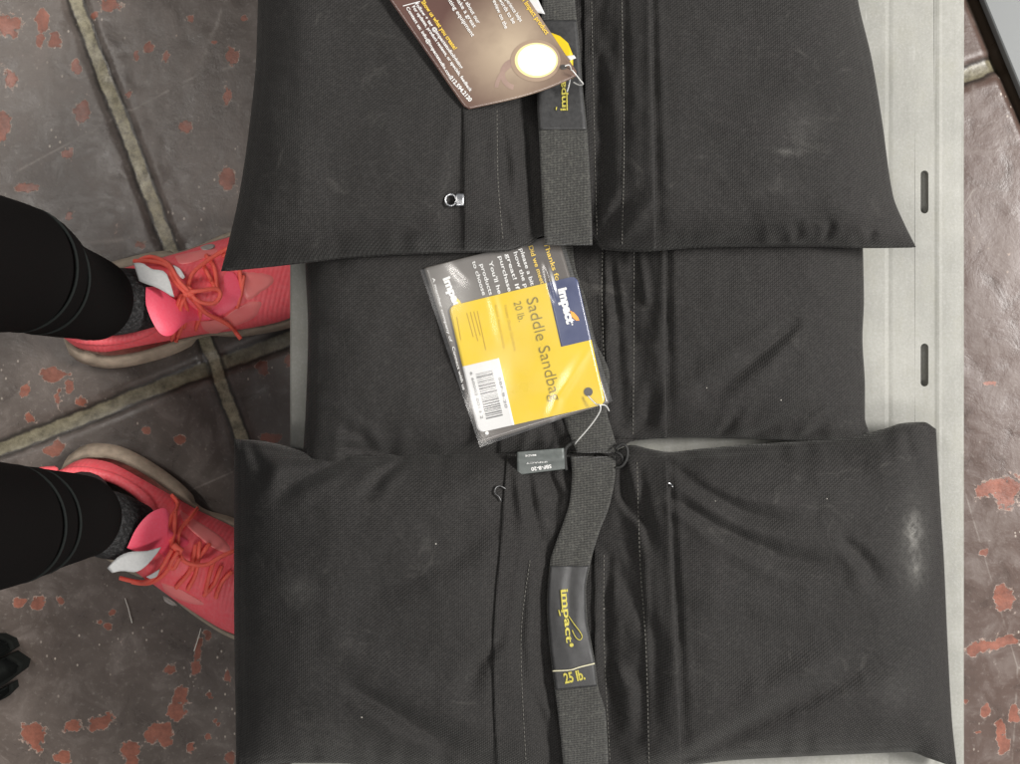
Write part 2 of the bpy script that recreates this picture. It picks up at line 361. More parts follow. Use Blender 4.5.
chips = [(82,112,9,11),(67,154,5,6),(44,20,6,12),(54,40,5,10),(8,28,13,16),(10,78,9,17),(3,125,9,14),(97,15,6,5),(112,5,11,7),(150,48,4,6),(165,57,5,6),(138,55,3,3),(233,57,7,8),(226,95,5,12),(186,125,7,9),
 (75,68,5,9),(38,40,4,6),(28,188,13,7),(70,217,6,6),(225,180,7,13),(142,246,6,6),(53,375,14,5),(57,397,6,13),(68,388,5,7),(28,418,7,7),(25,390,8,5),(80,403,6,7),(55,450,9,8),(262,368,9,9),(272,438,11,7),(292,360,6,9),
 (20,601,8,5),(38,604,6,6),(110,612,4,4),(108,627,5,4),(100,621,3,3),(172,669,7,6),(195,668,5,10),(198,648,5,12),(207,634,4,5),(183,695,8,8),(176,713,8,12),(160,730,12,8),(150,736,7,7),(165,742,7,6),(103,722,12,8),(92,728,5,3),(72,728,13,7),(34,738,13,15),(40,750,6,8),(62,758,9,8),(130,752,10,10),(133,762,6,8),
 (228,678,4,7),(210,695,3,4),(230,758,7,9),(192,746,5,10),(218,722,2,4),(207,735,2,3),(985,490,10,9),(1008,492,16,17),(984,552,5,5),(1003,597,10,14),(975,650,10,5),(990,645,12,4),(1008,640,14,5),(986,711,6,5),(1000,728,6,12),(1004,745,6,7),(1014,713,5,8),(978,731,4,3),(967,702,4,4),(990,384,8,3),(160,560,9,6),(120,480,7,4),(250,470,9,5),(180,440,8,5),(145,430,6,5),(60,600,4,3),(214,45,3,3),(245,20,4,4),(190,20,5,4),(128,95,3,4)]
chip = np.full(gx.shape, 0.0)
ppx = 510+gx*F/H; ppy = 382-gy*F/H
ppx, ppy = ppx+fbm(ppx/9, ppy/9, 90)*5.5, ppy+fbm(ppx/9+40, ppy/9, 94)*5.5
for (cx, cy, rx, ry) in chips:
    q = ((ppx-cx)/(rx*1.02))**2+((ppy-cy)/(ry*1.02))**2; chip = np.maximum(chip, np.exp(-q)*random.choice((.82, .95, 1.05, 1.1)))
chip += np.clip(fbm(gx*26+3, gy*26, 60)-.50, 0, 1)*1.0*np.clip(fbm(gx*5, gy*5+9, 64)+.35, 0, 1)
red = np.clip((gx+.1)*1.6, 0, 1)*1.15 + .35*np.clip(fbm(gx*4, gy*4, 70)+.2, 0, 1)
fl = mesh('floor', np.stack([gx, gy, gz], -1).reshape(-1, 3), gridf(len(ax), len(ay)), M['floor'])
fl['kind'] = 'structure'
for nm, arr in (('ga', ga), ('gb', gb), ('gc', gc), ('chip', chip), ('reddish', red)):
    at = fl.data.attributes.new(nm, 'FLOAT', 'POINT'); at.data.foreach_set('value', arr.reshape(-1).astype(np.float32))

# pale slab, top right
e = empty('floor_cabinet', tuple(PX(1075, 10, 0.0)), 'smooth pale grey slab edge in the top right corner past the dark floor gap', 'cabinet')
d = np.array([40., 97.]); d /= np.linalg.norm(d); nrm = np.array([d[1], -d[0]])
c0 = np.array([984., 0.]); pts = [c0-d*260, c0+d*260, c0+d*260+nrm*260, c0-d*260+nrm*260]
def prism_px(pts, z0, z1, bev=.004):
    base = np.array([PX(p[0], p[1], z1)[:2] for p in pts]); cen = base.mean(0)
    rings = []
    for z, sh in ((z0, 0), (z1-bev, 0), (z1-bev*.3, bev*.3), (z1, bev)):
        r = base + (cen-base)/np.linalg.norm(cen-base, axis=1)[:, None]*sh; rings.append(np.c_[r, np.full(len(r), z)])
    return loft(rings)
V, f = prism_px(pts, .0, .010); mesh('base_panel', V, f, M['pale'], e, False)

# ================================================================ DECK
DZ = .200; YD = .62
def dx(px): return (px-510)*(H-DZ)/F
e = empty('metal_platform', (dx(628), 0, 0), 'long pale grey scuffed metal platform with slots under the three black sandbags', 'platform')
mb = MB()
def prof_strip(pts, th=.004):   # pts: (px, dz) profile extruded along y
    ys = np.linspace(-YD, YD, 90); xs = np.array([dx(p[0]) for p in pts]); zs = np.array([DZ+p[1] for p in pts])
    X, Y = np.meshgrid(xs, ys, indexing='ij'); X = X + 0*Y
    Z = zs[:, None]+fbm(X*6, Y*6, 80)*.0006
    T = np.stack([X, Y, Z], -1); B = T.copy(); B[..., 2] -= th
    mb.add(*closed_sheet(T, B))
prof_strip([(288.5, -.028), (289, -.006), (290, -.0015), (292, 0)] + [(x, 0) for x in range(320, 881, 40)] + [(885, 0), (887, -.0003), (889, -.0005), (891, -.0002), (893, 0), (915, 0)])
prof_strip([(934, 0), (935, .0001), (937, .0006), (939, .0009), (942, .0006), (945, .0006), (955, .0006), (961, .0004), (964.5, -.0015), (965.8, -.006), (966.2, -.028)])
ol = [(dx(915), -YD), (dx(934), -YD), (dx(934), YD), (dx(915), YD)]
holes = []
for yc in (-500, -327, 192, 365, 538, 711):
    Y = (382-yc)*(H-DZ)/F; X = dx(924.6); hw = 3.9*(H-DZ)/F; hl = 21.5*(H-DZ)/F; h = []
    if abs(Y) > YD-.04: continue
    for a in range(0, 181, 20): h.append((X+hw*math.cos(math.radians(a)), Y+(hl-hw)+hw*math.sin(math.radians(a))))
    for a in range(180, 361, 20): h.append((X+hw*math.cos(math.radians(a)), Y-(hl-hw)+hw*math.sin(math.radians(a))))
    holes.append(h)
loops = [ol]+holes
tr = tessellate_polygon([[Vector((x, y, 0)) for x, y in l] for l in loops]); allp = [p for l in loops for p in l]; n = len(allp)
V = [(x, y, DZ) for x, y in allp]+[(x, y, DZ-.004) for x, y in allp]; f = []
for t in tr:
    a, b, c = (allp[i] for i in t); q = list(t)
    if (b[0]-a[0])*(c[1]-a[1])-(b[1]-a[1])*(c[0]-a[0]) < 0: q = q[::-1]
    f += [q, [i+n for i in q[::-1]]]
o = 0
for l in loops:
    for i in range(len(l)): j = (i+1) % len(l); f.append([o+i, o+j, o+j+n, o+i+n])
    o += len(l)
mb2 = MB(); mb2.add(V, f)
dk = mb.build('deck', M['deck'], e, False); mb2.build('slotted_strip', M['deck'], e, False)
V, f = box(dx(905), dx(944), -YD+.02, YD-.02, DZ-.03, DZ-.0085); mesh('underframe', V, f, M['deck'], e, False)
for sx in (315, 940):
    for sy in (-1, 1):
        V, f = box(dx(sx)-.018, dx(sx)+.018, sy*.56-.018, sy*.56+.018, .001, DZ-.0305); mesh('leg', V, f, M['pale'], e, False)

# ================================================================ SANDBAGS
def eprof(d, R, p=.62):
    t = np.clip(d/R, 0, 1); return (1-(1-t)**2.2)**p
class Bag:
    def __init__(s, xl, xr, yt, yb, rim, amp, cen, folds, seed, R=60, rimf=None, basef=None):
        s.xl, s.xr, s.yt, s.yb, s.rim, s.amp, s.cen, s.folds, s.seed, s.R = xl, xr, yt, yb, rim, amp, cen, folds, seed, R
        s.rimf = rimf or (lambda x, y: rim+0*x); s.basef = basef or (lambda x, y: DZ+0*x)
    def dist(s, x, y):
        return x-ci(y, s.xl), ci(y, s.xr)-x, y-ci(x, s.yt), ci(x, s.yb)-y
    def z(s, x, y):
        x = np.asarray(x, float); y = np.asarray(y, float)+0*x; x = x+0*y
        dl, dr, dt, db = (np.maximum(q, 0) for q in s.dist(x, y)); R = s.R
        dome = eprof(dl, R*1.3)*eprof(dr, R*1.3)*eprof(dt, R)*eprof(db, R)
        xn = x - s.cen[0](y)                       # distance from bag centre line, px
        c = ci(xn, s.cen[1])
        z = s.rimf(x, y)+s.amp*dome*c
        m = np.minimum(np.minimum(dl, dr), np.minimum(dt, db)); k = np.clip(m/14, 0, 1)
        z = z + k*(fbm(x/75, y/75, s.seed)*.0046 + fbm(x/26, y/26, s.seed+5)*.0013 + fbm(x/9, y/9, s.seed+8, 2)*.00022)
        # puckers running in from the sewn edges
        for dd, t in ((dt, x), (db, x), (dl, y), (dr, y)):
            z = z + np.exp(-dd/22)*np.clip(dd/5, 0, 1)*vn(t/13, dd/60, s.seed+11)*.003
            z = z - .0011*np.exp(-((dd-7)/1.8)**2)           # stitched seam next to the edge
        ctr = np.exp(-((x-s.cen[0](y))/62)**4)*k                 # gathered cloth between the pouches
        z = z + ctr*(fbm(x/13+fbm(x/60, y/60, s.seed+30)*1.5, y/46, s.seed+31, 3)*.0032)
        for f in s.folds: z = z + np.clip(m/6, 0, 1)*crease(x, y, f[0], f[1], f[2]*.0013, f[3] if len(f) > 3 else 'v')
        return z
    def grid(s, nu, nv):
        u = (1-np.cos(np.linspace(0, math.pi, nu)))/2*.35+np.linspace(0, 1, nu)*.65; v = (1-np.cos(np.linspace(0, math.pi, nv)))/2*.35+np.linspace(0, 1, nv)*.65
        y0, y1 = s.xl[0][0], s.xl[-1][0]; yr0, yr1 = s.xr[0][0], s.xr[-1][0]; x0, x1 = s.yt[0][0], s.yt[-1][0]; xb0, xb1 = s.yb[0][0], s.yb[-1][0]
        U, Vv = np.meshgrid(u, v, indexing='ij')
        Lx = lambda t: ci(y0+(y1-y0)*t, s.xl); Ly = lambda t: y0+(y1-y0)*t
        Rx = lambda t: ci(yr0+(yr1-yr0)*t, s.xr); Ry = lambda t: yr0+(yr1-yr0)*t
        Tx = lambda t: x0+(x1-x0)*t; Ty = lambda t: ci(x0+(x1-x0)*t, s.yt)
        Bx = lambda t: xb0+(xb1-xb0)*t; By = lambda t: ci(xb0+(xb1-xb0)*t, s.yb)
        def coons(L, Rr, T, B):
            c00, c10, c01, c11 = L(0.), Rr(0.), L(1.), Rr(1.)
            return (1-U)*L(Vv)+U*Rr(Vv)+(1-Vv)*T(U)+Vv*B(U)-((1-U)*(1-Vv)*c00+U*(1-Vv)*c10+(1-U)*Vv*c01+U*Vv*c11)
        return coons(Lx, Rx, Tx, Bx), coons(Ly, Ry, Ty, By)
    def body(s, nu, nv, mat, root):
        x, y = s.grid(nu, nv); T = PX(x, y, s.z(x, y)); R0 = PX(x, y, s.rimf(x, y))
        dl, dr, dt, db = (np.maximum(q, 0) for q in s.dist(x, y)); m = np.minimum(np.minimum(dl, dr), np.minimum(dt, db))
        zb = s.basef(x, y); k = eprof(m, 34, .5); B = R0.copy(); B[..., 0] = B[..., 0]; B[..., 2] = np.minimum(R0[..., 2]-.003, R0[..., 2]*(1-k)+np.minimum(zb, R0[..., 2]-.003)*k)
        V, f = closed_sheet(T, B)
        return mesh('bag_body', V, f, mat, root)
def stitch(bag, path, step, zoff, root, L=2.6, r=.00035):
    root_mb = MB()
    p = smooth_path(path, 400); seg = np.r_[0, np.cumsum(np.hypot(*np.diff(p, axis=0).T))]; q = np.arange(0, seg[-1]-L, step)
    for a in q:
        a += random.uniform(-.2, .2); xs = np.interp([a, a+L*.5, a+L], seg, p[:, 0]); ys = np.interp([a, a+L*.5, a+L], seg, p[:, 1])
        z = bag.z(xs, ys)+zoff+np.array([-.0001, .0004, -.0001]); root_mb.add(*tube(PX(xs, ys, z), r, 5))
    root_mb.build('stitching', M['thread'], root)

LAB = 'sandbags laid side by side on the metal platform'
FL = .0022
# ---------- middle bag (lowest)
cen2 = (lambda y: 600+0*y, [(-300, 1), (-150, 1), (-90, .93), (-60, .72), (-30, .40), (0, .33), (30, .40), (62, .78), (90, .95), (150, 1), (300, 1)])
b2 = Bag(xl=[(175, 305), (250, 305), (330, 308), (400, 306), (468, 302)], xr=[(175, 862), (248, 863), (300, 864), (337, 862.5), (387, 865), (417, 865), (431, 869)],
  yt=[(305, 175), (862, 175)], yb=[(302, 469), (318, 473), (334, 470), (348, 460), (404, 459), (460, 457), (500, 456), (540, 453), (570, 451), (600, 452), (618, 449), (634, 441), (680, 437.5), (740, 438.5), (806, 441), (850, 440), (869, 432)],
  rim=.228, amp=.033, cen=cen2, seed=100, R=52,
  rimf=lambda x, y: .228+.008*np.exp(-((x-325)/35)**2-((y-468)/22)**2),
  folds=[([(668, 180), (668, 300), (669, 437)], 4, -2.2), ([(795, 325), (755, 358), (712, 392)], 9, -5.5), ([(742, 442), (790, 418), (835, 396)], 7, -3), ([(716, 440), (730, 424), (742, 405)], 5, -2.5), ([(800, 440), (818, 428), (838, 415)], 5, -2.5), ([(670, 400), (720, 372), (780, 360)], 14, 2.5),
   ([(650, 300), (640, 330), (625, 345)], 9, -2), ([(612, 260), (618, 330), (622, 430)], 5, -3), ([(640, 250), (646, 300), (638, 340)], 5, 2), ([(305, 452), (345, 447), (400, 452)], 5, -4), ([(380, 455), (360, 435), (330, 425)], 6, -2.5),
   ([(620, 445), (650, 420), (655, 380)], 6, -3), ([(330, 290), (420, 330), (500, 420)], 26, -1.5), ([(545, 400), (552, 430), (560, 450)], 5, -4), ([(520, 455), (530, 430), (528, 410)], 5, 3)])
e2 = empty('sandbag', tuple(PX(585, 320, DZ)), 'middle black sandbag, partly covered by the top one, under the yellow card tag', 'sandbag', LAB)
b2.body(230, 130, M['fab2'], e2)
zf = lambda x, y: b2.z(x, y)+FL+.0016*np.exp(-((x-666)/4)**2)
V, f = strip_px([(177, 604), (450, 606)], [(177, 666), (250, 665), (440, 667)], 178, 438.5, 90, 28, zf, .0016); mesh('side_flap', V, f, M['flap'], e2)
V, f = strip_px([(177, 500), (300, 503), (455, 499)], [(177, 572), (455, 570)], 178, 453, 90, 28, zf, .0016); mesh('side_flap', V, f, M['flap'], e2)
mb = MB()
stitch(b2, [(633, 180), (634, 300), (633, 437)], 4.2, FL+.0002, e2); stitch(b2, [(604, 180), (602, 300), (606, 400)], 4.2, FL+.0002, e2)
zw2 = lambda x, y: b2.z(x, y)*.3+.7*.242+.0045+.004*np.exp(-((y-395)/22)**2) - .0003*(y > 445)*(y-445) + .0012*np.cos((x-590)/9)*np.exp(-((y-432)/20)**2)
V, f = strip_px([(178, 540), (300, 552), (350, 562), (390, 566), (408, 562), (425, 566), (453, 577)], [(178, 570), (260, 574), (300, 586), (345, 597), (358, 604), (375, 609.5), (398, 609), (410, 607), (430, 612), (450, 618)], 178, 453, 120, 12, zw2, .0018)
h2 = mesh('handle', V, f, M['web'], e2)

# ---------- bottom bag
cen3 = (lambda y: ci(y, [(430, 588), (560, 585), (650, 586), (800, 590)]), [(-360, 1), (-150, 1), (-105, .93), (-88, .86), (-60, .70), (-34, .40), (-10, .34), (20, .33), (45, .46), (75, .78), (92, .88), (130, 1), (370, 1)])
b3 = Bag(xl=[(439, 234), (500, 234), (600, 234), (764, 236), (770, 236)], xr=[(429, 936), (470, 938.5), (520, 941.5), (560, 944), (650, 948), (720, 952), (768, 957)],
  yt=[(234, 439), (260, 441), (300, 449), (345, 453), (404, 452), (500, 450), (570, 452), (612, 453), (622, 448), (632, 445), (650, 449), (670, 452), (700, 449), (740, 445.5), (800, 441), (860, 435), (885, 429), (905, 423), (924, 422), (936, 429)],
  yb=[(236, 770), (290, 763), (330, 763), (400, 768), (500, 772), (580, 774), (682, 766), (736, 760), (792, 757), (860, 754), (910, 752), (928, 758), (957, 768)],
  rim=.226, amp=.048, cen=cen3, seed=200, R=62, rimf=lambda x, y: .226-.012*np.clip((330-x)/100, 0, 1)*np.clip((y-420)/60, 0, 1)+0*y,
  folds=[([(670, 452), (675, 560), (680, 650), (685, 768)], 4, -2.4), ([(674, 468), (705, 490), (745, 512), (785, 522)], 8, -5.5), ([(672, 498), (720, 528), (780, 556), (838, 568)], 9, -6), ([(690, 480), (735, 500), (790, 505)], 9, 3), ([(844, 540), (866, 562), (884, 590)], 8, -3.5), ([(682, 762), (745, 728), (820, 690), (885, 655)], 11, -5), ([(700, 700), (770, 690), (850, 640)], 16, 2.5), ([(676, 455), (710, 449), (750, 448)], 5, -3), ([(820, 450), (860, 470), (890, 520)], 22, -2.5),
   ([(700, 600), (790, 610), (880, 600)], 20, 2.5), ([(905, 430), (912, 460), (925, 480)], 7, -2.5),
   ([(345, 462), (300, 480), (268, 500)], 8, -5), ([(404, 460), (380, 478), (362, 500)], 6, -4), ([(290, 448), (270, 480), (262, 520)], 12, 3), ([(250, 445), (262, 470), (258, 490)], 7, -3), ([(498, 520), (450, 560), (380, 590), (300, 600)], 16, -3), ([(490, 470), (430, 510), (350, 545)], 18, 2.5),
   ([(352, 688), (400, 716), (450, 745), (500, 770)], 11, -6.5), ([(335, 650), (400, 680), (480, 720)], 18, 3), ([(500, 640), (478, 665), (468, 690)], 8, -4), ([(240, 640), (300, 640), (330, 600)], 26, 2),
   ([(528, 470), (532, 510), (540, 548)], 6, -4.5), ([(548, 470), (558, 495), (552, 520)], 5, -5), ([(515, 470), (520, 500), (528, 530)], 5, 3), ([(527, 555), (519, 640), (524, 690)], 5, -3), ([(530, 690), (545, 730), (556, 760)], 6, -3), ([(622, 462), (626, 500), (634, 515)], 6, -6), ([(618, 500), (640, 530), (648, 580)], 7, 4), ([(640, 470), (645, 520), (650, 560)], 6, -3),
   ([(608, 560), (606, 640), (612, 720)], 6, -3.5), ([(620, 570), (655, 640), (650, 720)], 10, -3), ([(645, 560), (648, 650), (650, 740)], 4, 2.2), ([(612, 660), (630, 690), (632, 740)], 9, 3.5)])
e3 = empty('sandbag', tuple(PX(592, 600, DZ)), 'bottom black sandbag with chalky smudge near its right edge and yellow stitched handle label', 'sandbag', LAB)
b3.body(300, 170, M['fab3'], e3)
zf3 = lambda x, y: b3.z(x, y)+FL+.0018*np.exp(-((x-ci(y, [(450, 670), (764, 682)]))/4)**2)
V, f = strip_px([(455, 507), (500, 503.5), (540, 501), (600, 495.5), (650, 493), (700, 494), (770, 497)], [(455, 578), (560, 575), (770, 583)], 455, 770, 120, 34, zf3, .0016); mesh('side_flap', V, f, M['flap'], e3)
V, f = strip_px([(455, 596), (560, 594), (770, 596)], [(455, 667), (500, 669), (560, 672), (650, 677), (765, 682)], 455, 766, 120, 34, zf3, .0016); mesh('side_flap', V, f, M['flap'], e3)
mb = MB(); 
for pth in ([(637, 462), (640, 560), (646, 650), (649, 764)], [(604, 555), (604, 640), (610, 764)], [(530, 560), (521, 640), (526, 764)]): stitch(b3, pth, 4.4, FL+.0002, e3)
LL = [(456, 570), (473, 572), (500, 570), (522, 563.6), (540, 557), (563, 550), (607, 547), (640, 549), (691, 555), (714, 558), (764, 563), (780, 564)]
RR = [(456, 616), (476, 615), (495, 612), (511, 607.6), (530, 600), (565, 590), (591, 586), (616, 587), (646, 592), (662, 595), (686, 598), (714, 605.6), (764, 608), (780, 608)]
def zw3(x, y):
    c = (ci(y, LL)+ci(y, RR))/2
    return .25*b3.z(x, y)+.75*ci(y, [(455, .234), (470, .246), (520, .252), (600, .257), (700, .258), (780, .246)])+.0035 + .0030*np.cos((x-c)/11)*np.exp(-((y-620)/60)**2)-.0025*np.exp(-((x-c-2)/5)**2-((y-600)/50)**2)
V, f = strip_px(LL, RR, 456.5, 775, 170, 14, zw3, .002); h3 = mesh('handle', V, f, M['web'], e3)
zl3 = lambda x, y: zw3(x, y)+.0014
yy = np.linspace(0, 1, 60)[:, None]; tt = np.linspace(0, 1, 14)[None, :]
gy_ = 566+(690-566)*yy+0*tt-4*tt*yy; gx_ = ci(gy_, LL)+.8+(ci(gy_, RR)-ci(gy_, LL)-1.6)*tt
V, f = sheet_px(gx_, gy_, zl3, .0008)
def child(name, V, f, mat, parent, smooth=True): return mesh(name, V, f, mat, parent, smooth)
lab = child('stitched_label', V, f, M['satin'], h3)
def embroider(mb, s, a, b, h, zf, bold):
    text_px(mb, s, a, b, h, zf, .0008, bold)
mb = MB()
embroider(mb, 'impact', (561.5, 589.5), (566.5, 643), 6.6, zl3, .022)
def px_tube(mb, pts, zf, off, r, n=24, k=6):
    p = smooth_path(pts, n); mb.add(*tube(PX(p[:, 0], p[:, 1], zf(p[:, 0], p[:, 1])+off), r, k))
for (a, b) in (((561, 590), (562.5, 611)), ((558.6, 610), (560.2, 616))): px_tube(mb, [a, b], zl3, .0009, .0006, 6)
px_tube(mb, [(568.5, 616), (574, 624), (580, 632), (582, 637), (579.5, 640), (575.5, 637), (572, 630)], zl3, .001, .00042)
poly_px(mb, disc(571.5, 645, 2), zl3, .0011)
embroider(mb, '25 lb.', (565, 683.5), (585.5, 679), 10, zl3, .03)
mb.build('yellow_lettering', M['ythread'], h3)
mb = MB(); px_tube(mb, [(552.5, 671), (570, 670), (580, 667), (594.5, 663.5)], zl3, .0008, .0006); 
mb.build('divider_thread', M['cream_thread'], h3)
# zip pulls
def ring_px(mb, cx, cy, rx, ry, r, z): 
    a = np.linspace(0, 2*math.pi, 25); mb.add(*tube(PX(cx+rx*np.cos(a), cy+ry*np.sin(a), z), r, 6, caps=False))
z0 = float(b3.z(496., 493.)); mb = MB(); px_tube(mb, [(506, 489), (500, 486), (495.5, 488), (495, 493), (499, 497), (501, 501)], b3.z, .0025, .0007); mb.build('zip_pull', M['dark_metal'], e3)
mb = MB(); px_tube(mb, [(668, 483), (671, 484), (672.5, 487)], lambda x, y: b3.z(x, y), .003, .0006, 8); mb.build('zip_end', M['metal'], e3)
# elastic loops at the join
for k_, pts in enumerate([[(615, 449), (622, 444), (627, 448), (627, 458), (622, 466), (615, 468)], [(616, 452), (621, 455), (623, 461), (617, 466)]]):
    p = smooth_path(pts, 24); mb = MB(); z = .246+.003*np.sin(np.linspace(0, math.pi, 24))-.003*k_; mb.add(*tube(PX(p[:, 0], p[:, 1], z), .0013, 8)); mb.build('elastic_loop', M['cord'], e3)
p = smooth_path([(576, 441), (570, 444), (565, 450), (565, 462), (566, 470)], 20); mb = MB(); mb.add(*tube(PX(p[:, 0], p[:, 1], np.linspace(.254, .250, 20)), .0017, 8)); mb.build('elastic_loop', M['cord'], e3)
# care label, hanging out of the middle bag
def zcare(x, y): return .2575+.0018*np.sin((y-455)/4.2+(x-540)/40)*np.exp(-((y-456)/9)**2)-.0001*(y-455)
V, f = quad_px([(517, 452), (564, 448), (565, 469), (517, 475)], 18, 24, zcare, .0004); cl = mesh('care_label', V, f, M['grey_label'], e2)
mb = MB(); text_px(mb, 'SBF-B-20', (551, 464.5), (531, 467.5), 3.6, zcare, .0006, .02); text_px(mb, 'IMPACT', (547, 461), (526, 462.5), 1.6, zcare, .0006, 0); text_px(mb, 'MADE', (536, 454.2), (525, 455), 1.8, zcare, .0006, .01)
V = np.concatenate(mb.V); mesh('care_label_print', V, mb.F, M['white'], cl, False)

# ---------- top bag
cen1 = (lambda y: 566+0*y, [(-345, 1), (-150, 1), (-118, .95), (-103, .88), (-70, .74), (-45, .45), (-25, .27), (0, .27), (25, .26), (45, .46), (70, .75), (89, .88), (120, .98), (350, 1)])
def rim1(x, y): return ci(y, [(-75, .228), (60, .245), (180, .268), (275, .268)])-.012*np.clip((300-x)/90, 0, 1)-.012*np.clip((x-850)/70, 0, 1)
def base1(x, y): return ci(y, [(-75, DZ+.001), (100, .222), (170, .252), (275, .257)])+0*x
b1 = Bag(xl=[(-75, 262), (0, 258), (60, 256), (120, 250), (190, 240), (240, 229), (271, 221)], xr=[(-75, 848), (0, 858), (60, 872), (120, 882), (195, 893), (225, 905), (247, 916)],
  yt=[(262, -75), (848, -75)], yb=[(221, 271), (245, 269), (300, 263), (350, 257), (400, 254), (460, 252), (505, 251), (525, 245), (541, 236), (566, 233), (591, 237), (605, 249), (640, 251), (700, 247), (800, 246), (870, 247.5), (916, 247)],
  rim=.27, amp=.047, cen=cen1, seed=300, R=55, rimf=rim1, basef=base1,
  folds=[([(652, -70), (655, 90), (659, 250)], 4, -2.2), ([(463, 120), (455, 180), (450, 245)], 9, -3), ([(400, 235), (430, 215), (452, 190)], 9, -2.2), ([(500, 110), (506, 170), (512, 225)], 6, -3.5), ([(520, 240), (508, 205), (512, 170)], 6, 3), ([(527, 130), (532, 190), (534, 232)], 7, -4), ([(602, 238), (622, 205), (640, 190)], 7, -4.5), ([(610, 246), (634, 226), (650, 205)], 6, 2.5), ([(600, 60), (603, 140), (600, 220)], 8, -3.5),
   ([(625, 0), (626, 100), (622, 200)], 5, -1.6), ([(870, 240), (872, 228), (880, 218)], 6, -3), ([(825, 240), (830, 228), (828, 218)], 5, -2.2), ([(795, 243), (798, 232), (792, 222)], 5, -2), ([(700, 100), (780, 160), (860, 170)], 30, 2), ([(280, 240), (330, 190), (350, 120)], 30, -2), ([(690, 245), (740, 235), (800, 236)], 5, -1.5)])
e1 = empty('sandbag', tuple(PX(570, 90, DZ)), 'top black sandbag lying over the middle one, with silver zip pull and brown tag', 'sandbag', LAB)
b1.body(300, 170, M['fab1'], e1)
zf1 = lambda x, y: b1.z(x, y)+FL+.0016*np.exp(-((x-ci(y, [(-75, 649), (250, 656)]))/4)**2)
V, f = strip_px([(-72, 462), (100, 463), (250, 464)], [(-72, 552), (250, 549)], -72, 232, 110, 34, zf1, .0016); mesh('side_flap', V, f, M['flap'], e1)
def flap_px(x0, x1, y0, nx=36, ny=110):
    t = np.linspace(0, 1, nx)[None, :]; yy = np.linspace(0, 1, ny)[:, None]; gx = x0(yy)+(x1(yy)-x0(yy))*t; gy = y0+(ci(gx, b1.yb)-1.5-y0)*yy
    return sheet_px(gx, gy, zf1, .0016)
o = COL.objects[-1] if False else None
V, f = flap_px(lambda t: 462+2*t, lambda t: 552-3*t, -72); ob = [q for q in bpy.data.objects if q.name.startswith('side_flap')][-1]
for q in [q for q in bpy.data.objects if q.parent == e1 and q.name.startswith('side_flap')]: bpy.data.objects.remove(q)
mesh('side_flap', V, f, M['flap'], e1)
V, f = flap_px(lambda t: 583+3*t, lambda t: 649+7*t, -72); mesh('side_flap', V, f, M['flap'], e1)
mb = MB()
stitch(b1, [(620, -70), (623, 60), (624, 150), (622, 246)], 4.0, FL+.0002, e1); stitch(b1, [(497, 110), (498, 180), (503, 240)], 4.2, FL+.0002, e1); stitch(b1, [(590, -70), (594, 120), (597, 235)], 4.2, FL+.0002, e1)
# cord piping along the lower edge
for xa, xb in ((226, 536), (598, 912)):
    xs = np.linspace(xa, xb, 160); ys = ci(xs, b1.yb)-1.6; mb = MB(); mb.add(*tube(PX(xs, ys, b1.rimf(xs, ys)+.0016), .0019, 8)); mb.build('piping', M['flap'], e1)
L1 = [(-75, 545), (0, 542), (60, 540), (95, 537), (135, 539), (200, 542), (245, 545)]; R1 = [(-75, 573), (0, 575), (40, 579), (90, 583), (130, 587), (180, 590), (245, 592.5)]
def zw1(x, y): return .3*b1.z(x, y)+.7*ci(y, [(-75, .268), (60, .288), (150, .296), (205, .293), (232, .285), (246, .272)])+.004
V, f = strip_px(L1, R1, -72, 245, 150, 14, zw1, .002); h1 = mesh('handle', V, f, M['web'], e1)
zl1 = lambda x, y: zw1(x, y)+.0012
V, f = strip_px([(y, x+.6) for y, x in L1], [(y, x-.6) for y, x in R1], 20, 129.5, 50, 12, zl1, .0008); mesh('stitched_label', V, f, M['satin'], h1)
mb = MB(); text_px(mb, 'impact', (566.5, 110.5), (565, 68), 6.5, zl1, .0008, .02)
px_tube(mb, [(556, 110), (556.5, 107)], zl1, .001, .0005, 5); px_tube(mb, [(567, 110.5), (566.6, 94)], zl1, .001, .0006, 6); pass
mb.build('yellow_lettering', M['ythread'], h1)
# silver zip pull
mb = MB(); z = float(b1.z(455., 200.))+.0042
a = np.linspace(0, 2*math.pi, 33); o_ = PX(450.8+6.3*np.cos(a), 200+6.6*np.sin(a), z); i_ = PX(450.8+4.6*np.cos(a), 200.2+4.8*np.sin(a), z)
T = np.stack([o_, o_+[0, 0, .0012], i_+[0, 0, .0012], i_], 0); Vr = T.reshape(-1, 3); mb.add(Vr, [[k*33+j, k*33+j+1, ((k+1) % 4)*33+j+1, ((k+1) % 4)*33+j] for k in range(4) for j in range(32)])
V, f = quad_px([(456, 193.6), (463.8, 193.6), (463.8, 205.6), (456, 206)], 8, 8, lambda x, y: z+.0014+.0006*np.cos((y-200)/3), .0018); mb.add(V, f)
mb.build('zip_pull', M['metal'], e1)

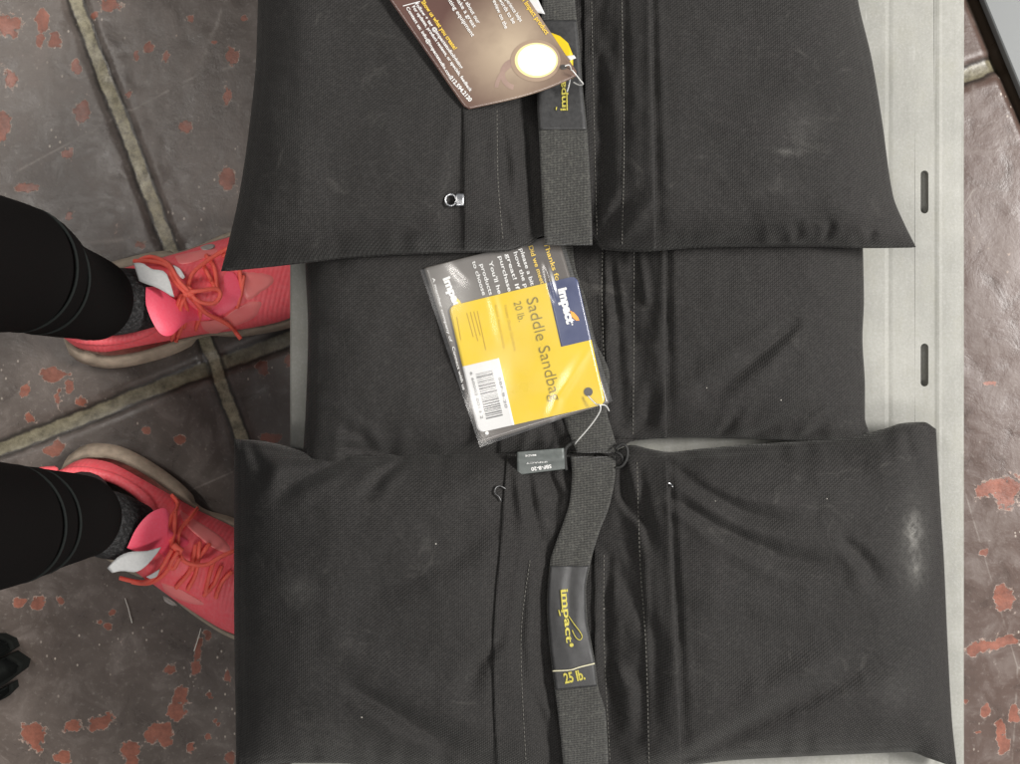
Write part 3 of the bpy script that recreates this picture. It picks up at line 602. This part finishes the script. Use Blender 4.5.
# ================================================================ TAG PACKET on the middle bag (clear sleeve, brochure, yellow card)
def zt2(x, y): return .2645+.0035*np.clip((y-330)/110, 0, 1)*np.clip((x-520)/90, -.6, 1)-.0018*np.clip((285-y)/45, 0, 1.2)+.0009*np.sin(x/19+y/33)
zb_ = lambda x, y: zt2(x, y)-.0016
et = empty('yellow_hang_tag', tuple(PX(530, 350, .255)), 'clear plastic sleeve holding yellow and navy product card and grey brochure, on the middle sandbag', 'hang tag')
V, f = quad_px([(424, 268), (557, 234), (609, 403), (481, 443)], 40, 50, zb_, .0004); br = mesh('brochure', V, f, M['greybro'], et)
def tp(s_, a, b, h, bo=0., mat='white', zf=None, par=None, nm='text_line'):
    m = MB(); text_px(m, s_, a, b, h, zf or zb_, .0005, bo); return m.build(nm, M[mat], par or br, False)
tp('how the product', (513.5, 252.5), (532, 312), 4.0, .012); tp('please a bit about us!', (519.5, 249), (541, 318), 4.0, .012)
tp('great! If you', (505.5, 254), (522, 309), 4.0, .012); tp('purchase, visit', (498.5, 256.5), (514, 313), 4.0, .012)
tp("You'll help you", (488.5, 261.5), (505, 317), 4.0, .012); tp('products and', (480, 264.5), (494, 310), 4.0, .012); tp('to choose when', (472, 261.5), (489, 316), 4.0, .012)
tp('impact', (443, 278.5), (457, 313), 7.5, .05, nm='logo_text'); tp('A member company of', (432, 278), (450, 342), 2.6, .01); tp('Connect with us', (452, 347), (463, 390), 2.6, .01)
tp('Thanks for purchasing', (543.5, 243), (572, 330), 4.6, .015, 'yprint'); tp('Did we meet your', (528.5, 246.5), (546, 300), 4.4, .015, 'yprint')
mb = MB(); poly_px(mb, [(455, 296), (460, 301), (463, 307), (458, 305), (454, 301)], zb_, .0005); mb.build('swoosh', M['yprint'], br, False)
mb = MB(); poly_px(mb, disc(487, 433, 1.8), zb_, .0005); mb.build('printed_dot', M['white'], br, False)
C = np.array([(448.3, 306.5), (576.8, 275.6), (605.8, 404), (478, 433)])
V, f = quad_px(C, 44, 60, zt2, .0006, r=.05); yc = mesh('yellow_card', V, f, M['yellow'], et)
def cab(a, b): # a along reading (0..1), b across left->right (0..1)
    return C[0]*(1-a)*(1-b)+C[1]*(1-a)*b+C[2]*a*b+C[3]*a*(1-b)
def cell(a0, a1, b0, b1): return [tuple(cab(a0, b0)), tuple(cab(a0, b1)), tuple(cab(a1, b1)), tuple(cab(a1, b0))]
zt2o = lambda x, y: zt2(x, y)+.0003
def rblock(a0, a1, b0, b1, r, corner, off, nm, mat):   # printed block with one rounded outer corner
    a = a0+(a1-a0)*(1-np.cos(np.linspace(0, math.pi, 36)))/2; t = np.linspace(0, 1, 16)[:, None]; A = a[None, :]+0*t; R = .05
    da = A-a0 if corner[0] == a0 else a1-A; ins = np.where(da < R, R-np.sqrt(np.maximum(R*R-(R-da)**2, 0)), 0)
    lo = b0+(ins if corner[1] == b0 else 0); hi = b1-(ins if corner[1] == b1 else 0); B = lo+(hi-lo)*t
    g = C[0]*((1-A)*(1-B))[..., None]+C[1]*((1-A)*B)[..., None]+C[2]*(A*B)[..., None]+C[3]*(A*(1-B))[..., None]
    V, f = sheet_px(g[..., 0], g[..., 1], lambda x, y: zt2(x, y)+off, .0005); mesh(nm, V, f, mat, yc)
rblock(.0, .50, .765, 1.0, .05, (.0, 1.0), .0003, 'navy_block', M['navy'])
rblock(.475, 1.0, .0, .285, .05, (1.0, .0), .0003, 'barcode_panel', M['cardwhite'])
mb = MB(); text_px(mb, 'Saddle Sandbag', (526.5, 299), (551.5, 401.5), 11.5, zt2, .0007, -.012, .98); text_px(mb, '20 lb.', (513.8, 302.5), (519, 322), 7.4, zt2, .0007, -.012); mb.build('olive_print', M['olive'], yc, False)
mb = MB(); text_px(mb, 'impact', (558.2, 289), (567.2, 324.5), 8.6, zt2, .0007, .055); poly_px(mb, disc(572.3, 324.5, .8, 10), zt2, .0007); mb.build('white_print', M['white'], yc, False)
mb = MB(); poly_px(mb, [(570, 310.5), (574, 312.5), (578, 317), (579.5, 320.5), (576, 320.5), (571.5, 316.5)], zt2, .0009); mb.build('orange_swoosh', M['orange'], yc, False)
# illegible small print: hairline rows
mb = MB()
def hair(a, b, h): text_px(mb, '||||'.replace('|', 'i'), a, b, h, zt2, .0006) if False else px_tube(mb, [a, b], zt2, .0003, h, 5, 4)
for (a, b) in (((467, 313), (473.5, 337)), ((470.5, 312), (478, 341)), ((474, 311.5), (480.5, 335.5)), ((477.5, 311), (486, 350)), ((457, 317), (461, 340))): hair(a, b, .00026)
mb.build('faint_lines', M['faint'], yc, False)
mb = MB(); text_px(mb, 'Heavy Duty Cordura', (504.5, 305.5), (514.5, 351), 2.6, zt2, .0006); text_px(mb, 'Sold Separately', (495, 305), (504, 349), 2.0, zt2, .0006); mb.build('small_print', M['faint'], yc, False)
# barcode (a plain bar symbol)
mb = MB(); q = .555; random.seed(3)
while q < .915:
    w = random.choice([.004, .004, .007, .011]); poly_px(mb, cell(q, q+w, .085, .215), zt2, .0006); q += w+random.choice([.006, .006, .009])
text_px(mb, '6 60002 0013 2', cab(.53, .045), cab(.90, .045), 2.6, zt2, .0006); text_px(mb, 'SBF-B-20', cab(.62, .245), cab(.86, .245), 2.6, zt2, .0006)
mb.build('barcode', M['barink'], yc, False)
mb = MB(); poly_px(mb, disc(588.3, 391.8, 4.4, 30), zt2, .0006); mb.build('punched_hole', M['hole'], yc, False)
def zs(x, y):
    z = zt2(x, y)+.0020+.0007*vn(x/34, y/34, 400)
    z = z+crease(x, y, [(594, 340), (576, 368), (558, 396), (549, 424)], 6.0, .0020, 'r')+crease(x, y, [(490, 288), (496, 312), (502, 338)], 6.0, .0012, 'r')+crease(x, y, [(545, 262), (549, 275), (556, 300)], 3, .0015, 'r')
    z = z+crease(x, y, [(452, 262), (466, 276), (480, 284)], 7, .0012, 'r')
    return z
V, f = quad_px([(420, 270), (561, 233), (612.5, 401), (480, 447.5)], 110, 140, zs, .00025); V = V[:110*140]; f = gridf(110, 140)
mesh('clear_sleeve', V, f, M['film'], et)
p = smooth_path([(588, 396), (596, 404), (600, 405), (600, 411), (594, 421), (586, 431), (578, 440), (575, 444)], 40); mb = MB(); mb.add(*tube(PX(p[:, 0], p[:, 1], ci(np.linspace(0, 1, 40), [(0, .2695), (.3, .275), (.6, .268), (1, .256)])), .0006, 6)); mb.build('tag_cord', M['nylon'], et)
p = smooth_path([(600, 405), (604, 405), (607, 407), (609, 411)], 16); mb = MB(); mb.add(*tube(PX(p[:, 0], p[:, 1], np.linspace(.273, .262, 16)), .0006, 6)); mb.build('tag_cord', M['nylon'], et)

# ================================================================ BROWN TAG on the top bag
def zt1s(x, y):
    s = ((x-466)*.957+(y-110)*-.288)/118
    return .007*np.clip(s, 0, 1.2)**2+.0025*np.clip((y-60)/50, 0, 1)*np.sin(np.clip(s, 0, 1)*math.pi)-.00010*np.clip(110-y, 0, 200)
_q = np.linspace(0, 1, 30); _u, _v = np.meshgrid(_q, _q); _x = 466+_u*112-_v*118; _y = 110-_u*35-_v*170
_f = np.maximum(b1.z(_x, _y)+FL*((_x > 461)), np.where((_x > 536) & (_x < 590), zw1(_x, _y)+.0014, 0))
Z1 = float(np.max(_f-zt1s(_x, _y)))+.0022
def zt1(x, y): return Z1+zt1s(x, y)
print('Z1', Z1, float((Z1-(_f-zt1s(_x, _y))).mean()))
e = empty('brown_hang_tag', tuple(PX(500, 40, .315)), 'glossy brown card tag with bright white disc and small print, on the top sandbag', 'hang tag')
y = np.linspace(0, 1, 50)[None, :]; u = np.linspace(0, 1, 40)[:, None]
r_ = .035; ins = np.where(1-y < r_, r_-np.sqrt(np.maximum(r_**2-(r_-(1-y))**2, 0)), 0)*.8; uu = ins+(1-2*ins)*u
bx = 466+uu*113+2*np.sin(uu*math.pi); by = 110-uu*35+5.5*np.sin(uu*math.pi)*(.4+.6*uu)-6*uu**8*0
gx_ = bx-(1-y)*(118-5*uu)*1.0; gy_ = by-(1-y)*170
V, f = sheet_px(gx_, gy_, zt1, .0005); bc = mesh('brown_card', V, f, M['brown'], e)
_tp = tp
def tp(s_, a, b, h, bo=0., mat='white'): return _tp(s_, a, b, h, bo, mat, lambda x, y: zt1(x, y)+.0001, bc)
tp('Follow + tag @impactstudiolighting', (415, 4), (461, 69), 3.3, .02); tp('For updates, product reviews, or specials, feedback', (412, 7), (470, 92), 3.2, .02)
tp('Contact us: info@impactstudio.com', (406, 8), (450, 79), 3.2, .02); tp('212.594.2120', (449, 78), (469.5, 102), 4.0, .03)
tp('write to us about our', (451, -22), (477.5, 24), 4, .01); tp('we make a great', (449, -12), (473.5, 28), 4, .01); tp('a lighting equipment', (441, -10), (472, 37), 4, .01)
tp('your experience helps', (497, -12), (520, 22), 4, .01); tp('A few words to be', (490, -14), (513, 24), 4, .01); tp('us by review on the', (486, -14), (505, 29), 4, .01)
mb = MB(); px_tube(mb, [(403, 6), (420, 1.5)], zt1, .0005, .0004, 5); mb.build('printed_rule', M['white'], bc, False)
tp('Show us what you create!', (421, 2), (454, 50), 4.2, .02, 'yprint'); tp('Thanks for purchasing an Impact product', (487, -50), (546, 35), 4.6, .02, 'yprint')
def glowring(r, ry, col, nm, off):
    m_ = simple(nm, col, .35, var=.02, bump=0); mb = MB(); poly_px(mb, disc(537-(r-19)*.25, 60+(r-19)*.1, r, 40, ry), zt1, off); mb.build(nm, m_, bc, False)
glowring(25, 21, (.30, .22, .16), 'printed_outer_ring', .0003); glowring(21.6, 17.4, (.80, .66, .30), 'printed_yellow_ring', .0005); glowring(19.3, 15.6, (.90, .89, .86), 'printed_white_disc', .0007)
def arc(cx, cy, r0, r1, a0, a1, n=14): t = np.radians(np.linspace(a0, a1, n)); return [(cx+r1*math.cos(q), cy+r1*math.sin(q)) for q in t]+[(cx+r0*math.cos(q), cy+r0*math.sin(q)) for q in t[::-1]]
pc = simple('brown_print', (.285, .20, .165), .3, bump=0)
for k_, a_ in enumerate((arc(516, 74, 11, 16, 100, 265), arc(528, 92, 30, 34, 188, 262))): mb = MB(); poly_px(mb, a_, zt1, .00015+.00005*k_); mb.build('printed_clamp', pc, bc, False)
mb = MB(); poly_px(mb, disc(563.5, 67, 3.4, 20, 2.6), zt1, .0007); mb.build('punched_hole', M['hole'], bc, False)
zy = lambda x, y: zt1(x, y)-.0016
mb = MB(); V, f = sheet_px(*np.broadcast_arrays(np.linspace(0, 1, 8)[:, None]*0+np.array([526, 528, 536, 543, 552, 560, 568, 573])[None, :]*1.0+np.linspace(0, 1, 8)[:, None]*np.array([8, 18, 22, 22, 20, 15, 8, 3])[None, :]*0+0, np.linspace(0, 1, 8)[:, None]*24+np.array([20, 22, 26, 30, 33, 36, 43, 55])[None, :]), zy, .0005)
mesh('yellow_back_card', V, f, M['yellow'], e)
V, f = quad_px([(515, -30), (524, -30), (545, 14), (532, 12)], 6, 10, lambda x, y: zt1(x, y)-.0014, .0005); mesh('white_back_card', V, f, M['cardwhite'], e)
V, f = quad_px([(566, 56), (574, 55), (576, 58), (570, 60.5)], 5, 5, lambda x, y: zt1(x, y)-.0008, .0005); mesh('white_back_card', V, f, M['cardwhite'], e)
p = smooth_path([(565, 66), (569, 65), (571, 69), (570.5, 76), (569, 85), (567, 92)], 24); mb = MB(); mb.add(*tube(PX(p[:, 0], p[:, 1], Z1+np.linspace(.0085, -.006, 24)), .00055, 6)); mb.build('tag_cord', M['nylon'], e)
p = smooth_path([(572, 70), (577, 76), (580, 80), (583, 84), (579, 85), (573, 82)], 24); mb = MB(); mb.add(*tube(PX(p[:, 0], p[:, 1], Z1+np.linspace(.009, -.004, 24)), .00055, 6)); mb.build('tag_cord', M['nylon'], e)

# ================================================================ PERSON
ep = empty('person', (-.40, -.02, 0), 'person standing in black leggings, charcoal socks and coral pink running shoes with orange laces', 'person')
HT = [(-.004, .028), (0, .056), (.02, .066), (.05, .058), (.085, .060), (.11, .078), (.13, .088), (.155, .084), (.185, .070), (.22, .056), (.25, .046), (.27, .036), (.283, .022), (.288, .012)]
WD = [(-.004, .006), (0, .018), (.012, .031), (.04, .040), (.09, .042), (.13, .043), (.17, .047), (.21, .049), (.24, .045), (.262, .035), (.278, .021), (.288, .006)]
class Shoe:
    def __init__(s, o, ang): s.o = np.array(PX(o[0], o[1], 0.)[:2]); a = math.radians(ang); s.d = np.array([math.cos(a), math.sin(a)]); s.l = np.array([-math.sin(a), math.cos(a)])
    def w(s, P): P = np.asarray(P, float); q = s.o+P[..., :1]*s.d+P[..., 1:2]*s.l; return np.concatenate([q, P[..., 2:3]], -1)
    def loc(s, W): q = np.asarray(W)[..., :2]-s.o; return q@s.d, q@s.l
    def top(s, a, b):
        w = ci(a, WD); h = ci(a, HT); t = np.clip(np.abs(b)/np.maximum(w, 1e-4), 0, 1); return .024+(h-.024)*(1-t**2.4)**.55
    def on(s, pts, off, n=40):
        p = smooth_path(pts, n); z = np.full(n, .08)
        for _ in range(5): a, b = s.loc(PX(p[:, 0], p[:, 1], z)); z = .5*z+.5*s.top(a, b)
        return PX(p[:, 0], p[:, 1], z+off)
def make_shoe(S_, flare_side):
    K = 64; mbs = MB(); ss = np.concatenate([np.linspace(-.004, .02, 9)[:-1], np.linspace(.02, .26, 66)[:-1], np.linspace(.26, .288, 10)])
    rings = []
    for a in ss:
        w = float(ci(a, WD)); r = []
        for j in range(K):
            t = math.pi*j/(K-1); b = math.copysign(abs(math.cos(t))**.8, math.cos(t))*w; z = float(S_.top(a, b))
            # ankle opening
            q = ((a-.066)/.062)**2+(b/.029)**2
            if q < 1: z = z-(z-.030)*min(1, (1-q)*5)
            if .2 < a < .262: z -= .0006*math.sin(a*900)*(1-abs(b)/w) ** .3 if abs(b) < w else 0
            r.append((a, b, z))
        rings.append(S_.w(r))
    V = np.concatenate(rings); shoe = mesh('shoe', V, gridf(len(ss), K), M['coral'], ep)
    # padded collar
    t = np.linspace(0, 2*math.pi, 60); a = .066+.063*np.cos(t); b = .031*np.sin(t); z = S_.top(a, b)+.001; z = np.where(a > .11, .084, z)
    mc = MB(); mc.add(*tube(S_.w(np.stack([a, b, z], -1)), .0055, 10, caps=False)); 
    mc.add(*tube(S_.w(smooth_path([(-.004, -.006, .052), (-.012, 0, .072), (-.004, .006, .054)], 12)), .006, 8)); mc.build('collar', M['coral'], shoe)
    # midsole and outsole
    rr = []
    for (z, g) in ((0., -.003), (.003, .002), (.010, .005), (.018, .0065), (.024, .004), (.029, .0015), (.031, -.001)):
        ring = []
        sa = np.concatenate([np.linspace(-.004, .288, 60), np.linspace(.288, -.004, 60)[1:-1]])
        for i, a in enumerate(sa):
            side = 1 if i < 60 else -1; w = float(ci(a, WD)); gg = g*(1.6 if a < .12 else 1.0)+(.006*math.exp(-((a-.06)/.05)**2) if side == flare_side and z > 0 else 0)
            w = w+gg-(.006*math.exp(-((a-.135)/.022)**2) if z < .026 else 0)
            aa = a*(1+(g*2/.29))-g; ring.append((aa, side*max(w, .001), z + (.004 if a < .02 else 0)*(z > .02)))
        rr.append(S_.w(ring))
    V, f = loft(rr); mesh('midsole', V, f, M['sole'], shoe)
    # sock and foot
    path = smooth_path([(.040, 0, .165), (.058, 0, .138), (.069, 0, .110), (.086, 0, .084), (.112, 0, .056), (.15, 0, .042), (.19, 0, .036)], 26); rad = ci(np.linspace(0, 1, 26), [(0, .028), (.25, .0315), (.42, .0350), (.6, .031), (.8, .022), (1, .014)])
    rings = []
    for i in range(26):
        d = path[min(i+1, 25)]-path[max(i-1, 0)]; d /= np.linalg.norm(d); la = np.array([0, 1., 0]); fw = np.cross(la, d)
        rings.append(S_.w(np.array([path[i]+rad[i]*(math.cos(t)*la*.92+math.sin(t)*fw) for t in np.linspace(0, 2*math.pi, 28, endpoint=False)])))
    V, f = loft(rings); sock = MB(); sock.add(V, f)
    hp = smooth_path([(.06, 0, .12), (.045, 0, .085), (.033, 0, .055), (.03, 0, .04)], 12); sock.add(*tube(S_.w(hp), ci(np.linspace(0, 1, 12), [(0, .033), (.6, .027), (1, .02)]), 20)); sk = sock.build('sock', M['sock'], ep)
    return shoe
s1 = Shoe((74, 324), 12.8); s2 = Shoe((74, 475), -31.5)
sh1 = make_shoe(s1, -1); sh2 = make_shoe(s2, 1)
def lace(S_, shoe, paths, r=.0022, off=.0035):
    mb = MB()
    for p in paths: P = S_.on(p[0], off+(p[1] if len(p) > 1 else 0)); P[:, 2] += .0012*np.sin(np.linspace(0, 9, len(P))); mb.add(*tube(P, r, 7, .7))
    mb.build('laces', M['lace'], shoe)
def panel(S_, shoe, nm, pts, mat, off, nz=None):
    """thin raised overlay given by pixel outline; each vertex sits on the upper"""
    m = MB(); p = np.array(pts[::5]+[pts[0]], float); p = smooth_path(p, 60)[:-1]; c = p.mean(0); n = len(p); R_ = 7; V = []
    for k in range(R_):
        q = c+(p-c)*(k/(R_-1) if k else .001); z = np.full(n, .08)
        for _ in range(6): a, b = S_.loc(PX(q[:, 0], q[:, 1], z)); z = .5*z+.5*S_.top(a, b)
        o_ = off if k < R_-1 else -.001; zz = z+o_; zz = zz if nz is None else zz+nz(q[:, 0], q[:, 1]); V.append(PX(q[:, 0], q[:, 1], zz))
    f = [[x for x in q] for q in gridf(R_, n, wrap=True)]+[list(range(n))]
    return mesh(nm, np.concatenate(V), f, mat, shoe)
def dens(pts, k=6, closed=True):
    P = np.array(pts, float); P = np.concatenate([P, P[:1]]); out = []
    for a, b in zip(P[:-1], P[1:]):
        for t in np.linspace(0, 1, k, endpoint=False): out.append(tuple(a+(b-a)*t))
    return out
def tongue(S_, shoe, pts, z0, z1, cen_, ax_):
    # padded tongue tip standing over the sock: pixel outline, height falls towards the toe
    p = smooth_path(list(pts)+[pts[0]], 70)[:-1]; c = p.mean(0); n = len(p); V = []; R_ = 8
    for sgn in (1, -1):
        for k in range(R_):
            q = c+(p-c)*max(k/(R_-1), .01); t = np.clip(((q-cen_)@ax_)/40, -.5, 1.2); z = z0+(z1-z0)*t+sgn*.0045*math.sqrt(max(0, 1-(k/(R_-1))**2)); V.append(PX(q[:, 0], q[:, 1], z))
    N = R_*n; f = gridf(R_, n, wrap=True)+gridf(R_, n, N, True, wrap=True)+[list(range(n)), [N+i for i in range(n)][::-1]]
    return mesh('tongue', np.concatenate(V), f, M['pink'], shoe)
tongue(s1, sh1, [(146, 287), (160, 288), (176, 300), (200, 285), (232, 272), (240, 300), (215, 318), (188, 322), (172, 335), (161, 334), (152, 321), (146, 304)], .112, .078, np.array([150., 305.]), np.array([.97, -.25]))
tongue(s2, sh2, [(127, 548), (136, 529), (149, 514), (163, 508), (169, 514), (170, 530), (196, 545), (212, 566), (196, 580), (174, 566), (158, 552), (150, 556)], .112, .078, np.array([142., 540.]), np.array([.85, .53]))
def tab(shoe, pts, z, bow):
    p = smooth_path(pts[0], 14); q = smooth_path(pts[1], 14); t = np.linspace(0, 1, 14); gx = p[:, :1]+(q[:, :1]-p[:, :1])*np.linspace(0, 1, 6)[None, :]; gy = p[:, 1:]+(q[:, 1:]-p[:, 1:])*np.linspace(0, 1, 6)[None, :]
    Z = z+bow*np.sin(t*math.pi)[:, None]+0*gx; T = PX(gx, gy, Z); B = T.copy(); B[..., 2] -= .0012; V, f = closed_sheet(T, B); return mesh('pull_tab', V, f, M['sockwhite'], shoe)
tab(sh1, ([(133.5, 263), (142, 263), (152, 269), (166, 273), (174, 297)], [(139, 281), (146, 284), (155, 287), (163, 291), (171, 296)]), .117, .004)
tab(sh1, ([(173, 265), (180, 269), (185, 277)], [(177, 273), (180, 277), (183, 279)]), .106, .002)
tab(sh2, ([(107, 568), (118, 557), (130, 552), (146, 551), (161, 547)], [(112, 573), (122, 571), (136, 572), (147, 565), (158, 552)]), .117, .004)
tab(sh2, ([(146, 577), (153, 573), (160, 569)], [(150, 579), (156, 577), (159, 572)]), .105, .002)
panel(s1, sh1, 'overlay', dens([(198, 322), (225, 318), (238, 305), (262, 297), (262, 310), (252, 320), (225, 331), (205, 338)]), M['overlay'], .0012)
panel(s1, sh1, 'overlay', dens([(236, 270), (256, 272), (272, 274), (277, 282), (262, 292), (252, 300), (244, 300), (240, 285)]), M['overlay'], .0010)
panel(s1, sh1, 'overlay', dens([(175, 256), (200, 250), (222, 247), (214, 256), (190, 264), (178, 264)]), M['overlay'], .0010)
panel(s1, sh1, 'reflective_patch', dens([(200, 247), (210, 243.5), (216, 245), (214, 249), (204, 251)]), M['reflect'], .0018)
panel(s2, sh2, 'overlay', dens([(178, 508), (196, 520), (216, 532), (232, 545), (232, 556), (212, 548), (194, 534), (180, 520)]), M['overlay'], .0012)
panel(s2, sh2, 'overlay', dens([(160, 582), (180, 588), (200, 600), (208, 606), (190, 604), (168, 594)]), M['overlay'], .0010)
panel(s2, sh2, 'reflective_patch', dens([(163, 596), (168, 598), (178, 605), (173, 606), (165, 602)]), M['reflect'], .0018)
lace(s1, sh1, [([(188, 291), (178, 280), (168, 264), (152, 257), (140, 260)], .018), ([(186, 293), (172, 278), (170, 268), (156, 262), (134, 261)], .016), ([(188, 291), (192, 275), (205, 262), (225, 250), (240, 244)], .008),
 ([(190, 294), (200, 302), (214, 303), (220, 295), (216, 289), (200, 291), (190, 292)], .016), ([(190, 294), (205, 312), (222, 321), (232, 328), (241, 339)], .010), ([(186, 294), (180, 310), (182, 325), (176, 342)], .006), ([(182, 294), (176, 312), (174, 332), (172, 340)], .004),
 ([(206, 255), (214, 268), (218, 292)], .0), ([(204, 266), (212, 282), (216, 290)], .0), ([(240, 270), (241, 290), (237, 308)], .0), ([(244, 276), (241, 292), (238, 306)], .0), ([(190, 296), (200, 310), (196, 330)], .0), ([(222, 256), (240, 250), (252, 243)], .002), ([(183, 297), (187, 312), (184, 328)], .002)])
mb = MB(); mb.add(*tube(s1.on([(183, 287), (188, 291), (192, 296)], .018, 8), .0038, 10)); mb.add(*tube(s1.on([(190, 287), (187, 292), (185, 296)], .018, 8), .0032, 10)); mb.build('lace_knot', M['lace'], sh1)
lace(s2, sh2, [([(176, 548), (168, 535), (170, 520), (178, 505), (172, 495)], .006), ([(178, 546), (180, 530), (190, 518), (198, 508)], .004), ([(172, 550), (160, 570), (145, 582), (120, 578)], .014), ([(176, 552), (166, 572), (150, 583), (132, 582)], .012), ([(178, 549), (186, 562), (205, 565), (222, 556), (236, 550)], .010),
 ([(178, 552), (170, 566), (174, 568), (180, 558)], .016), ([(196, 545), (190, 570), (176, 588)], .0), ([(200, 542), (196, 572), (188, 590)], .0), ([(214, 562), (208, 580), (206, 594)], .0), ([(222, 566), (214, 584), (204, 596)], .0), ([(210, 544), (200, 556), (192, 570)], .0), ([(232, 572), (222, 582), (216, 598)], .0), ([(176, 512), (174, 530), (172, 548)], .008)])
mb = MB(); mb.add(*tube(s2.on([(173, 545), (178, 549), (182, 552)], .016, 8), .0038, 10)); mb.build('lace_knot', M['lace'], sh2)
# leggings, one continuous garment
lg = MB(); hems = []
def ring(c, rx, ry, k=36): return np.array([(c[0]+rx*math.cos(t), c[1]+ry*math.sin(t), c[2]+.004*math.sin(t*3+c[2]*40)*0) for t in np.linspace(0, 2*math.pi, k, endpoint=False)])
def leg(pxs, hipY):
    P = [tuple(float(v) for v in PX(x, y, z)) for x, y, z, r in pxs]; R_ = [q[3] for q in pxs]; b = P[-1]
    P += [(b[0]-.004, b[1]+(hipY-b[1])*.1, .42), (b[0]-.006, b[1]+(hipY-b[1])*.2, .50), (b[0]-.02, b[1]+(hipY-b[1])*.7, .70), (b[0]-.03, hipY, .86)]; R_ += [.058, .058, .072, .088]
    p = smooth_path(P, 60); r = np.interp(np.linspace(0, len(P)-1, 60), range(len(P)), R_)
    rings = [ring(p[i], r[i]*1.0, r[i]*1.02) for i in range(60)]
    n_ = [rr+0 for rr in rings]
    lg.add(*loft(n_))
    for z in (.178, .200):
        i = int(np.argmin(np.abs(p[:, 2]-z))); t = np.linspace(0, 2*math.pi, 49); mbh = MB(); rr = r[i]+.0002
        mbh.add(*tube(np.stack([p[i, 0]+rr*np.cos(t), p[i, 1]+rr*np.sin(t), p[i, 2]+.012*np.cos(t)], -1), .0014, 8, .8, caps=False)); hems.append(mbh)
    return p
leg([(94, 300, .120, .0375), (88, 297, .134, .0385), (52, 286, .165, .045), (22, 270, .20, .054), (-25, 262, .25, .059), (-100, 252, .35, .060)], .095)
leg([(82, 517, .120, .0380), (76, 517, .134, .0390), (45, 520, .165, .045), (14, 524, .20, .051), (-30, 527, .25, .057), (-110, 530, .35, .058)], -.105)
rings = [np.array([(-.51+rx*math.cos(t), -.005+ry*math.sin(t), z) for t in np.linspace(0, 2*math.pi, 40, endpoint=False)]) for z, rx, ry in ((.80, .06, .14), (.84, .09, .18), (.92, .11, .19), (1.0, .10, .16), (1.02, .095, .155))]
lg.add(*loft(rings)); lo = lg.build('leggings', M['legging'], ep)
for h in hems: h.build('hem_band', M['hem'], lo)

# ================================================================ SMALL THINGS ON THE FLOOR
e = empty('folded_bag', tuple(PX(-40, 672, 0)), 'folded black item poking in at the left floor edge below the lower shoe', 'bag')
for (pts, z0, z1) in (([(-70, 634), (0, 636), (11, 641), (14, 649), (2, 657), (-70, 685)], .0, .016), ([(-70, 687), (0, 659.5), (9, 655), (22, 664), (20, 672), (0, 687), (-70, 718)], .0, .024), ([(-70, 721), (0, 690), (12, 683), (13, 690), (4, 699), (-70, 734)], 0., .016)):
    V, f = prism_px(dens(pts, 4), z0+.0005, z1, .004); mesh('fold', V, f, M['rubber'], e)
for a, b, lb in (((125, 598), (132, 623), 'short white fibre on the floor beside the lower coral shoe'), ((201, 628), (194, 651), 'thin white fibre on the floor under the toe of the lower coral shoe')):
    a = PX(*a, .002); b = PX(*b, .002); m_ = (a+b)/2; V, f = tube(smooth_path([a, m_+[.0006, .0004, .001], b], 12), .0006, 6); o = mesh('white_fibre', V, f, M['fibre'], None, True, tuple(m_)); tagobj(o, lb, 'fibre', 'white fibres on the floor')

# ================================================================ LIGHT, WORLD, CAMERA
def area(name, loc, tgt, size, sy, power, col):
    L = bpy.data.lights.new(name, 'AREA'); L.shape = 'RECTANGLE'; L.size = size; L.size_y = sy; L.energy = power; L.color = col
    o = bpy.data.objects.new(name, L); COL.objects.link(o); o.location = loc; o.rotation_euler = (Vector(tgt)-Vector(loc)).to_track_quat('-Z', 'Y').to_euler(); o['kind'] = 'structure'; return o
area('ceiling_tube_light', (1.95, .38, 2.15), (.05, .0, .2), 1.0, .5, 112, (1, .97, .94))
area('ceiling_tube_light', (.45, -1.4, 2.6), (.0, .0, .2), 1.3, .35, 20, (1, .96, .92))
area('ceiling_tube_light', (-1.45, .75, 2.65), (-1.0, .3, .0), .30, 2.4, 31, (1, .95, .89))
W = bpy.data.worlds.new('World'); S.world = W; W.use_nodes = True; W.node_tree.nodes['Background'].inputs[0].default_value = (.95, .96, 1, 1); W.node_tree.nodes['Background'].inputs[1].default_value = .25
cam = bpy.data.cameras.new('camera'); co = bpy.data.objects.new('camera', cam); COL.objects.link(co); co.location = (0, 0, H); cam.sensor_width = 36; cam.sensor_fit = 'HORIZONTAL'; cam.lens = F/1020*36; cam.clip_start = .02; cam.clip_end = 50
S.camera = co
S.view_settings.view_transform = 'Standard'; S.view_settings.look = 'None'; S.view_settings.exposure = 0.12; S.view_settings.gamma = 1
S.cycles.max_bounces = 8; S.cycles.transparent_max_bounces = 12
